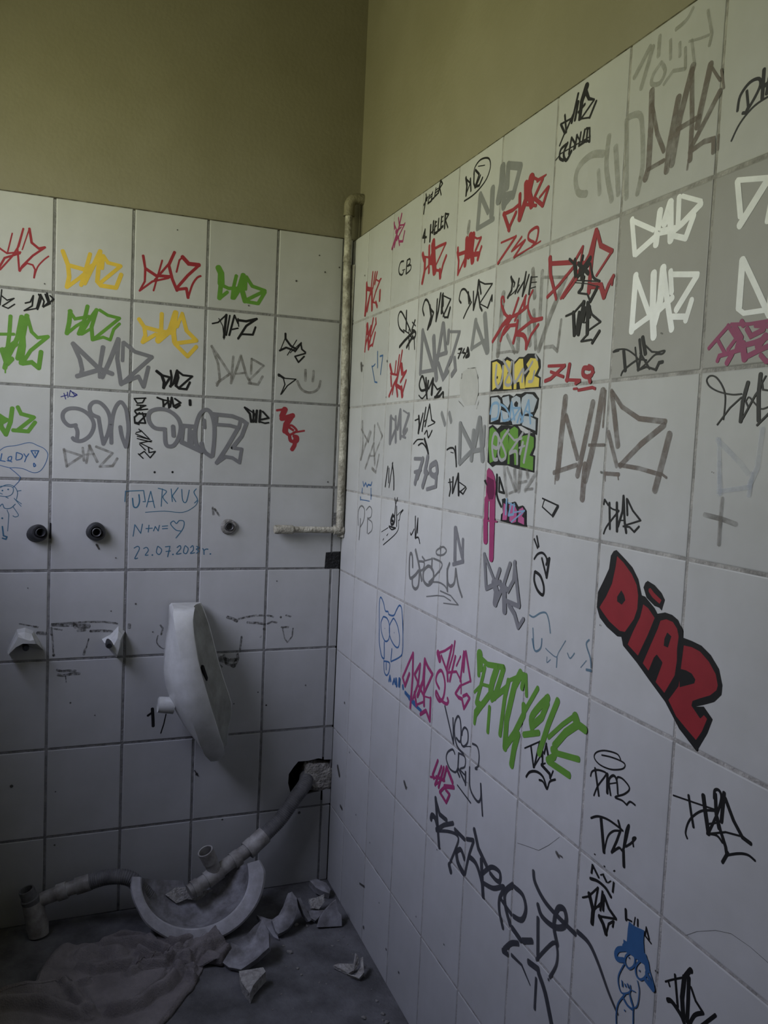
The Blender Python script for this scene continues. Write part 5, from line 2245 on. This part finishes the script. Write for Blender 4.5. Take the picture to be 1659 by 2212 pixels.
# broken porcelain brackets still bolted to the wall
br = empty('ceramic_bracket', (0, -0.892, 0.81))
setp(br, 'broken white porcelain bracket with concave top, nearest the left edge', 'bracket')
o_ = Vector(br.location)
wallr = [(0.0, -u, z) for u, z in ((0.938, 0.784), (0.925, 0.815), (0.914, 0.842), (0.893, 0.846), (0.872, 0.836), (0.860, 0.815), (0.846, 0.782), (0.868, 0.788), (0.892, 0.797), (0.914, 0.792))]
midr = [(0.030, -u, z) for u, z in ((0.936, 0.784), (0.924, 0.812), (0.911, 0.838), (0.893, 0.841), (0.876, 0.834), (0.868, 0.822), (0.862, 0.806), (0.877, 0.808), (0.897, 0.810), (0.916, 0.801))]
frr = [(0.052, -u, z) for u, z in ((0.932, 0.786), (0.921, 0.808), (0.909, 0.832), (0.893, 0.826), (0.880, 0.821), (0.870, 0.823), (0.866, 0.812), (0.878, 0.813), (0.897, 0.814), (0.914, 0.805))]
frag('bracket_body', [[Vector(p) - o_ for p in q] for q in (wallr, midr, frr)], M['porcelain'], br)
b = MB()
b.tube([Vector(p) - o_ for p in ((0.0, -0.891, 0.796), (0.040, -0.890, 0.799), (0.046, -0.890, 0.799))], [0.0085, 0.0085, 0.006], 14)
b.build('bolt', M['rubber'], br, smooth=True)
br = empty('ceramic_bracket', (0, -0.665, 0.80))
setp(br, 'broken white porcelain bracket with black bolt beside a tile joint', 'bracket')
o_ = Vector(br.location)
wallr = [(0.0, -u, z) for u, z in ((0.694, 0.806), (0.672, 0.818), (0.650, 0.842), (0.632, 0.826), (0.640, 0.790), (0.654, 0.752), (0.674, 0.776))]
midr = [(0.028, -u, z) for u, z in ((0.690, 0.803), (0.670, 0.812), (0.652, 0.834), (0.640, 0.822), (0.645, 0.790), (0.655, 0.758), (0.673, 0.779))]
frr = [(0.046, -u, z) for u, z in ((0.676, 0.792), (0.664, 0.800), (0.655, 0.818), (0.648, 0.812), (0.650, 0.790), (0.655, 0.770), (0.666, 0.782))]
frag('bracket_body', [[Vector(p) - o_ for p in q] for q in (wallr, midr, frr)], M['porcelain'], br)
b = MB()
b.tube([Vector(p) - o_ for p in ((0.0, -0.676, 0.802), (0.052, -0.678, 0.800), (0.060, -0.678, 0.7995))], [0.0095, 0.0095, 0.007], 14)
b.build('bolt', M['rubber'], br, smooth=True)

# washbasin hanging sideways from one fixing
hb = empty('washbasin', (0.0, -0.44, 0.42))
setp(hb, 'white porcelain washbasin hanging sideways on the back wall', 'washbasin')
o_ = Vector(hb.location)
# stations from top to bottom: height, left (u), front band left, front band right, right, depth
ST = HB_STATIONS
rings = []
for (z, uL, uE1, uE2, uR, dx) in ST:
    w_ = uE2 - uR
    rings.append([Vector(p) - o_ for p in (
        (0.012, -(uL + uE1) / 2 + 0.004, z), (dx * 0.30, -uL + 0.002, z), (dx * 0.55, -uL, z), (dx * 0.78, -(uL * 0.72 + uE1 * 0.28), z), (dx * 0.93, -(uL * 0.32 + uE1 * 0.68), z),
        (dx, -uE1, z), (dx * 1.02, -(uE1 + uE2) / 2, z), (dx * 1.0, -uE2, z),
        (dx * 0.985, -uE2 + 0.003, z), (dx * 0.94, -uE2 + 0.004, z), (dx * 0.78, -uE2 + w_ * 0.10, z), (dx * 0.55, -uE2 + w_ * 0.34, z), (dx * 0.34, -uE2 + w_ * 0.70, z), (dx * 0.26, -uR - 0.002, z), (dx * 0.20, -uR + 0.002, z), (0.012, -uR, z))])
hbowl = frag('bowl', rings, [M['porcelain'], M['porcelain_stained']], hb, smooth=True, second=(9, 10, 11, 12))  # right-hand inner faces take the painted shade
b = MB()
b.tube([Vector(p) - o_ for p in ((0.10, -0.505, 0.632), (0.10, -0.540, 0.637), (0.10, -0.547, 0.638), (0.10, -0.5475, 0.638))], [0.0235, 0.0225, 0.0215, 0.016], 24)
b.build('drain_stub', M['porcelain'], hb, smooth=True)
b = MB()
b.prism([Vector(p) - o_ for p in ((0.1530, -0.4425, 0.750), (0.1490, -0.4400, 0.757), (0.1445, -0.4370, 0.754), (0.1195, -0.4205, 0.712), (0.1225, -0.4225, 0.704), (0.1275, -0.4260, 0.706))], (0.0022, 0.0050, 0))
b.build('overflow_slot', M['cavity'], hbowl)
b = MB()
b.tube([Vector(p) - o_ for p in ((0.0, -0.455, 0.835), (0.05, -0.455, 0.835))], 0.007, 12)
b.build('mounting_bolt', M['steel'], hb, smooth=True)

# ---------------------------------------------------------------- drains
dp = empty('drain_pipe', (0.07, -0.236, 0.19))
setp(dp, 'grey ribbed hose with dirty white drain tee running from the hole in the wall', 'drain pipe')
o_ = Vector(dp.location)


def rel(pts):
    return [Vector(p) - o_ for p in pts]


corrugated('ribbed_hose', rel([(-0.075, -0.055, 0.335), (-0.03, -0.068, 0.338), (0.014, -0.086, 0.328), (0.040, -0.122, 0.300), (0.055, -0.173, 0.243), (0.069, -0.232, 0.199)]), 0.0215, dp, M['hose'])
b = MB()
b.tube(rel([(0.066, -0.222, 0.206), (0.0745, -0.250, 0.188), (0.0765, -0.256, 0.184)]), [0.0265, 0.0265, 0.0245], 24)
b.tube(rel([(0.076, -0.256, 0.185), (0.083, -0.277, 0.172)]), [0.0275, 0.0275], 24)
b.build('hose_sleeve', M['pvc'], dp, smooth=True)
b = MB()
b.tube(rel([(0.078, -0.260, 0.182), (0.100, -0.340, 0.146), (0.115, -0.389, 0.122), (0.132, -0.452, 0.098)]), 0.0205, 24)
b.build('drain_tube', M['pvc'], dp, smooth=True)
for a_, c_ in (((0.0895, -0.302, 0.161), (0.0955, -0.323, 0.152)), ((0.1065, -0.361, 0.136), (0.1185, -0.402, 0.117)), ((0.1245, -0.424, 0.108), (0.129, -0.441, 0.102))):
    b = MB()
    b.tube(rel([a_, c_]), 0.0243, 24)
    b.build('tube_collar', M['pvc'], dp, smooth=True)
b = MB()
N = 24
axis = (Vector((0.120, -0.408, 0.207)) - Vector((0.111, -0.374, 0.134)))
A0 = Vector((0.111, -0.374, 0.134)) - o_
b.tube([A0, A0 + axis * 0.55], 0.0195, N)
tbr = b.build('tee_branch', M['pvc'], dp, smooth=True)
b = MB()
q0, q1 = A0 + axis * 0.5, A0 + axis
ax = axis.normalized()
n1 = ax.cross(Vector((0, 0, 1))).normalized()
n2 = ax.cross(n1)
prof = [(0, 0.0215), (0.9, 0.0225), (1.0, 0.0225), (1.0, 0.0185), (0.15, 0.018)]
vs_ = []
for t_, r_ in prof:
    for k in range(N):
        a = 2 * math.pi * k / N
        vs_.append(q0.lerp(q1, t_) + (n1 * math.cos(a) + n2 * math.sin(a)) * r_)
fs = [(i * N + k, i * N + (k + 1) % N, (i + 1) * N + (k + 1) % N, (i + 1) * N + k) for i in range(len(prof) - 1) for k in range(N)]
fs.append(tuple(4 * N + k for k in range(N)))
b.add(vs_, fs)
b.build('tee_socket', M['pvc'], tbr, smooth=True)
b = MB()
b.tube([q0.lerp(q1, 0.30), q0.lerp(q1, 0.36)], 0.0180, N)  # black disc painting the shade in the hollow of the socket
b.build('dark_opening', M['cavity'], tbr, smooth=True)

d2 = empty('drain_pipe', (0.06, -0.862, 0.0))
setp(d2, 'dirty drain fitting and hose on the floor at the left edge', 'drain pipe')
o_ = Vector(d2.location)
corrugated('ribbed_hose', rel([(0.105, -0.560, 0.085), (0.100, -0.587, 0.119), (0.090, -0.609, 0.139), (0.080, -0.642, 0.146), (0.070, -0.679, 0.143), (0.062, -0.718, 0.131)]), 0.0205, d2, M['hose'])
b = MB()
b.tube(rel([(0.0625, -0.712, 0.133), (0.055, -0.769, 0.117), (0.050, -0.829, 0.099), (0.054, -0.856, 0.090)]), 0.0185, 22)
b.build('drain_tube', M['pvc'], d2, smooth=True)
for a_, c_ in (((0.0625, -0.715, 0.1325), (0.057, -0.752, 0.122)), ((0.0545, -0.775, 0.115), (0.052, -0.800, 0.108))):
    b = MB()
    b.tube(rel([a_, c_]), 0.0228, 22)
    b.build('tube_collar', M['pvc'], d2, smooth=True)
b = MB()
b.tube(rel([(0.066, -0.846, 0.003), (0.062, -0.850, 0.03), (0.060, -0.860, 0.075), (0.060, -0.868, 0.098)]), [0.026, 0.029, 0.0265, 0.0235], 24)
b.build('trap_body', M['pvc'], d2, smooth=True)
b = MB()
q0, q1 = Vector((0.060, -0.866, 0.094)) - o_, Vector((0.062, -0.880, 0.136)) - o_
ax = (q1 - q0).normalized()
n1 = ax.cross(Vector((0, 1, 0))).normalized()
n2 = ax.cross(n1)
prof = [(0, 0.0235), (0.35, 0.0245), (0.4, 0.0205), (0.95, 0.0205), (1.0, 0.0195), (1.0, 0.0165), (0.3, 0.016)]
vs_ = []
for t_, r_ in prof:
    for k in range(N):
        a = 2 * math.pi * k / N
        vs_.append(q0.lerp(q1, t_) + (n1 * math.cos(a) + n2 * math.sin(a)) * r_)
fs = [(i * N + k, i * N + (k + 1) % N, (i + 1) * N + (k + 1) % N, (i + 1) * N + k) for i in range(len(prof) - 1) for k in range(N)]
fs.append(tuple(6 * N + k for k in range(N)))
b.add(vs_, fs)
b.build('trap_socket', M['hose'], d2, smooth=True)
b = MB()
b.tube([q0.lerp(q1, 0.50), q0.lerp(q1, 0.56)], 0.0160, N)  # black disc for the shade down inside the trap socket
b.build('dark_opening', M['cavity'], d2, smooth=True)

# ---------------------------------------------------------------- broken washbasin on the floor
bb = empty('broken_washbasin', BB['o'])
setp(bb, 'half of a smashed washbasin lying on the floor, rim towards the viewer', 'washbasin')
o_ = Vector(bb.location)
aV = Vector((0.06, 1.0, -0.0)).normalized()        # to the right along the rim
wV = Vector((-0.52, 0.0, 0.85)).normalized()       # up the rim plane
nV = aV.cross(wV).normalized()
if nV.x < 0:
    nV = -nV


def bowl_pt(th, t, rad=0.0):
    """th: angle around the rim, t: 0 at the rim .. 1 at the bottom of the bowl"""
    k = math.sqrt(max(0.0, 1 - t * t)) if t < 1 else 0
    ra, rb = BB['ra'] + rad, BB['rb'] + rad
    return aV * (ra * k * math.cos(th)) + wV * (BB['rb'] + rb * k * math.sin(th)) - nV * (BB['dep'] * t)


def jag(th_or_x):
    return 0.018 * noise.noise(Vector((th_or_x * 6, 2.2, 0))) + 0.01 * noise.noise(Vector((th_or_x * 17, 7.2, 0)))


TH0, TH1 = math.radians(172), math.radians(370)
NT, ND = 56, 16
inner, outer = [], []
for j in range(ND + 1):
    t_ = j / ND * 0.985
    ra_, rb_ = [], []
    for i in range(NT + 1):
        th = TH0 + (TH1 - TH0) * i / NT
        p = bowl_pt(th, t_)
        q = bowl_pt(th, min(0.999, t_), 0.012) - nV * 0.012
        ra_.append(p)
        rb_.append(q)
    inner.append(ra_)
    outer.append(rb_)
b = MB()
vs_ = [p for r_ in inner for p in r_] + [p for r_ in outer for p in r_]
K = NT + 1
fs = []
for j in range(ND):
    for i in range(NT):
        a = j * K + i
        fs.append((a, a + 1, a + K + 1, a + K))
        c = (ND + 1) * K + a
        fs.append((c, c + K, c + K + 1, c + 1))
for j in range(ND):
    for i in (0, NT):
        a = j * K + i
        c = (ND + 1) * K + a
        fs.append((a, a + K, c + K, c))
b.add(vs_, fs)
fbowl = b.build('bowl', M['porcelain_dirty'], bb, smooth=True)
b = MB()
cs = []
for i in range(NT + 1):
    th = TH0 + (TH1 - TH0) * i / NT
    u_ = i / NT
    wd = 0.024 + 0.024 * u_ + 0.003 * noise.noise(Vector((u_ * 9, 0, 0)))
    th_ = 0.016 + 0.012 * u_
    if i > NT - 4:
        wd *= 0.75 + 0.08 * (NT - i)
    p0, p1 = bowl_pt(th, 0.0, -0.002), bowl_pt(th, 0.0, wd)
    cs.append([p0 + nV * 0.001, p0 + nV * 0.0045 + (p1 - p0) * 0.12, p1 + nV * 0.003 - (p1 - p0) * 0.12, p1 - nV * 0.003, p1 - nV * th_ - (p1 - p0) * 0.10, p0 - nV * th_ * 0.6 + (p1 - p0) * 0.3])
frag('rim', cs, M['porcelain_rim'], bb, smooth=True)
b = MB()
q = aV * -0.020 + wV * (BB['rb'] * 0.80) - nV * (BB['dep'] * 0.86)
b.prism([q + aV * dx_ + wV * dz_ for dx_, dz_ in ((-0.06, -0.004), (-0.03, -0.03), (0.0, -0.022), (0.03, -0.03), (0.075, -0.006), (0.03, -0.002), (0.01, 0.008), (-0.03, 0.012))], nV * 0.012)
b.build('broken_edge', M['ceramic_break'], fbowl)

# ---------------------------------------------------------------- ceramic shards
SH = {n_: (p_, nn_, th_, bu_) for n_, p_, nn_, th_, bu_ in SHARDS}


def shard(key, name, mt, parent, origin):
    pts, nn_, th_, bu_ = SH[key]
    nn_ = Vector(nn_)
    P = [Vector(p) / 1000 - origin for p in pts]
    # roughen the outline a little
    Q = []
    for i, p in enumerate(P):
        q = P[(i + 1) % len(P)]
        Q.append(p)
        e = (q - p)
        s_ = e.cross(nn_).normalized()
        Q.append(p.lerp(q, 0.5) + s_ * 0.0016 * noise.noise(p * 90))
    n_ = len(Q)
    c_ = sum(Q, Vector()) / n_
    b_ = MB()
    if abs(bu_) < 1e-4:
        b_.prism(Q, -nn_ * th_)
    else:
        rings_ = []
        for side in (0, 1):
            for s_ in (1.0, 0.75, 0.5, 0.25):
                rings_.append([c_ + (p - c_) * s_ + nn_ * (bu_ * (1 - s_ * s_)) - nn_ * (th_ * side) for p in Q])
        vs2 = [p for r_ in rings_ for p in r_]
        vs2 += [c_ + nn_ * bu_, c_ + nn_ * (bu_ - th_)]
        fs2 = []
        for blk in (0, 4):
            for i in range(3):
                for k in range(n_):
                    fs2.append(((blk + i) * n_ + k, (blk + i) * n_ + (k + 1) % n_, (blk + i + 1) * n_ + (k + 1) % n_, (blk + i + 1) * n_ + k))
            for k in range(n_):
                fs2.append(((blk + 3) * n_ + k, (blk + 3) * n_ + (k + 1) % n_, 8 * n_ + blk // 4))
        for k in range(n_):
            fs2.append((k, (k + 1) % n_, 4 * n_ + (k + 1) % n_, 4 * n_ + k))
        b_.add(vs2, fs2)
    return b_.build(name, mt, parent, smooth=True, angle=30)


def base_of(keys):
    ps = [Vector(p) / 1000 for k in keys for p in SH[k][0]]
    c_ = sum(ps, Vector()) / len(ps)
    return Vector((c_.x, c_.y, 0))


GSH = 'ceramic shards on the floor'
for keys, parts, label in (
        (('S2',), ('shard',), 'large curved white porcelain shard leaning against the broken washbasin'),
        (('S3', 'S3b'), ('rim_piece', 'edge_piece'), 'tall curved rim shard standing right of the broken washbasin'),
        (('S4a', 'S4b', 'S4c'), ('side_plate', 'bottom_plate', 'front_plate'), 'trough-shaped porcelain fragment by the corner'),
        (('S4d',), ('shard',), 'pale flat shard lying inside the trough-shaped fragment'),
        (('S5',), ('shard',), 'grey rounded shard right in the room corner'),
        (('S6',), ('shard',), 'bright wedge-shaped shard lying alone in front of the cloth'),
        (('S7a', 'S7b', 'S7c'), ('flat_piece', 'upright_piece', 'edge_piece'), 'small angular shard with upright splinter beside the right wall')):
    og = base_of(keys)
    mt = M['ceramic_break'] if keys[0] in ('S6', 'S4d', 'S7a') else M['porcelain_dirty']
    if len(keys) == 1:
        o = shard(keys[0], 'ceramic_shard', mt, None, og)
        o.location = og
    else:
        o = empty('ceramic_shard', og)
        for k, pn in zip(keys, parts):
            shard(k, pn, mt, o, og)
    setp(o, label, 'shard', GSH)

# small chips scattered on the floor
chip_meshes = []
for s_ in range(5):
    me = bpy.data.meshes.new('ceramic_chip')
    bm = bmesh.new()
    bmesh.ops.create_icosphere(bm, subdivisions=1, radius=1.0)
    rr = random.Random(40 + s_)
    for v in bm.verts:
        v.co = Vector((v.co.x * rr.uniform(0.6, 1.2), v.co.y * rr.uniform(0.4, 0.9), max(-0.25, v.co.z * rr.uniform(0.25, 0.6))))
    bm.to_mesh(me)
    bm.free()
    me.materials.append(M['ceramic_break'])
    chip_meshes.append(me)
rr = random.Random(9)
for i, (x, y, s_) in enumerate(CHIPS):
    o = bpy.data.objects.new('ceramic_chip', chip_meshes[i % 5])
    COL.objects.link(o)
    k = 0.0042 * s_
    o.scale = (k, k, k)
    o.location = (x / 1000, min(y / 1000, -0.036 - 0.03 * x / 1000 - k) if y > -60 else y / 1000, 0.25 * k)
    o.rotation_euler = (0, 0, rr.uniform(0, 6.28))
    setp(o, 'small pale ceramic chip scattered on the concrete floor', 'chip', 'ceramic chips on the floor')

# ---------------------------------------------------------------- crumpled cloth on the floor
CP = [Vector((a / 1000, c_ / 1000)) for a, c_ in CLOTH]


def seg_dist(p, pts):
    d_ = 9
    for i in range(len(pts) - 1):
        a, c_ = pts[i], pts[i + 1]
        e = c_ - a
        t_ = max(0, min(1, (p - a).dot(e) / max(1e-9, e.length_squared)))
        d_ = min(d_, (a + e * t_ - p).length)
    return d_


FO = [([Vector((a / 1000, c_ / 1000)) for a, c_ in pts], amp, sg) for pts, amp, sg in FOLDS]


def cloth_h(p):
    q = Vector((p.x, p.y, 0))
    near = math.exp(-((p.y + 0.48) / 0.16) ** 2)
    z = 0.008 + 0.006 * near + 0.005 * noise.noise(q * 9) + 0.0022 * noise.noise(q * 30) + 0.004 * noise.noise(q * 4)
    wob = Vector((noise.noise(q * 12), noise.noise(q * 12 + Vector((5, 0, 0))))) * 0.006
    up, dn = 0.0, 0.0
    for pts, amp, sg in FO:
        d_ = seg_dist(p + wob, pts)
        if d_ < sg * 3:
            up += amp * 1.7 * math.exp(-(d_ / (0.9 * sg)) ** 2)
            dn = max(dn, amp * 0.65 * math.exp(-((d_ - 1.8 * sg) / (0.55 * sg)) ** 2))
    z += 0.036 * (1 - math.exp(-up / 0.030)) - dn
    return max(0.003, z)


CEN = Vector((0.31, -0.62))
NS, NR = 300, 100
# resample the outline evenly and smooth it slightly
per = [(CP[(i + 1) % len(CP)] - CP[i]).length for i in range(len(CP))]
tot = sum(per)
OUT = []
i, acc = 0, 0.0
for k in range(NS):
    s_ = tot * k / NS
    while acc + per[i] < s_:
        acc += per[i]
        i += 1
    OUT.append(CP[i].lerp(CP[(i + 1) % len(CP)], (s_ - acc) / per[i]))
for it in range(3):
    OUT = [(OUT[k - 1] + OUT[k] * 2 + OUT[(k + 1) % NS]) / 4 for k in range(NS)]
OUT = [p + (p - CEN).normalized() * (0.005 * noise.noise(Vector((p.x * 30, p.y * 30, 0)))) for p in OUT]
b = MB()
for j in range(NR + 1):
    s_ = (j + 0.4) / (NR + 0.4)
    s_ = 1 - (1 - s_) ** 1.15
    for k in range(NS):
        p = CEN + (OUT[k] - CEN) * s_
        e = (OUT[k] - p).length
        fall = 0.15 + 0.85 * math.sqrt(min(1, e / 0.012))
        b.v.append((p.x, p.y, max(0.0018, cloth_h(p) * fall)))
for j in range(NR):
    for k in range(NS):
        b.f.append((j * NS + k, (j + 1) * NS + k, (j + 1) * NS + (k + 1) % NS, j * NS + (k + 1) % NS))
        b.mi.append(0)
b.f.append(tuple(range(NS)))
b.mi.append(0)
cl = b.build('cloth', M['cloth'], None, smooth=True, angle=80)
md = cl.modifiers.new('thickness', 'SOLIDIFY')
md.thickness = 0.0014
md.offset = -1
setp(cl, 'crumpled dirty grey cloth spread over the floor in front of the broken washbasin', 'cloth')
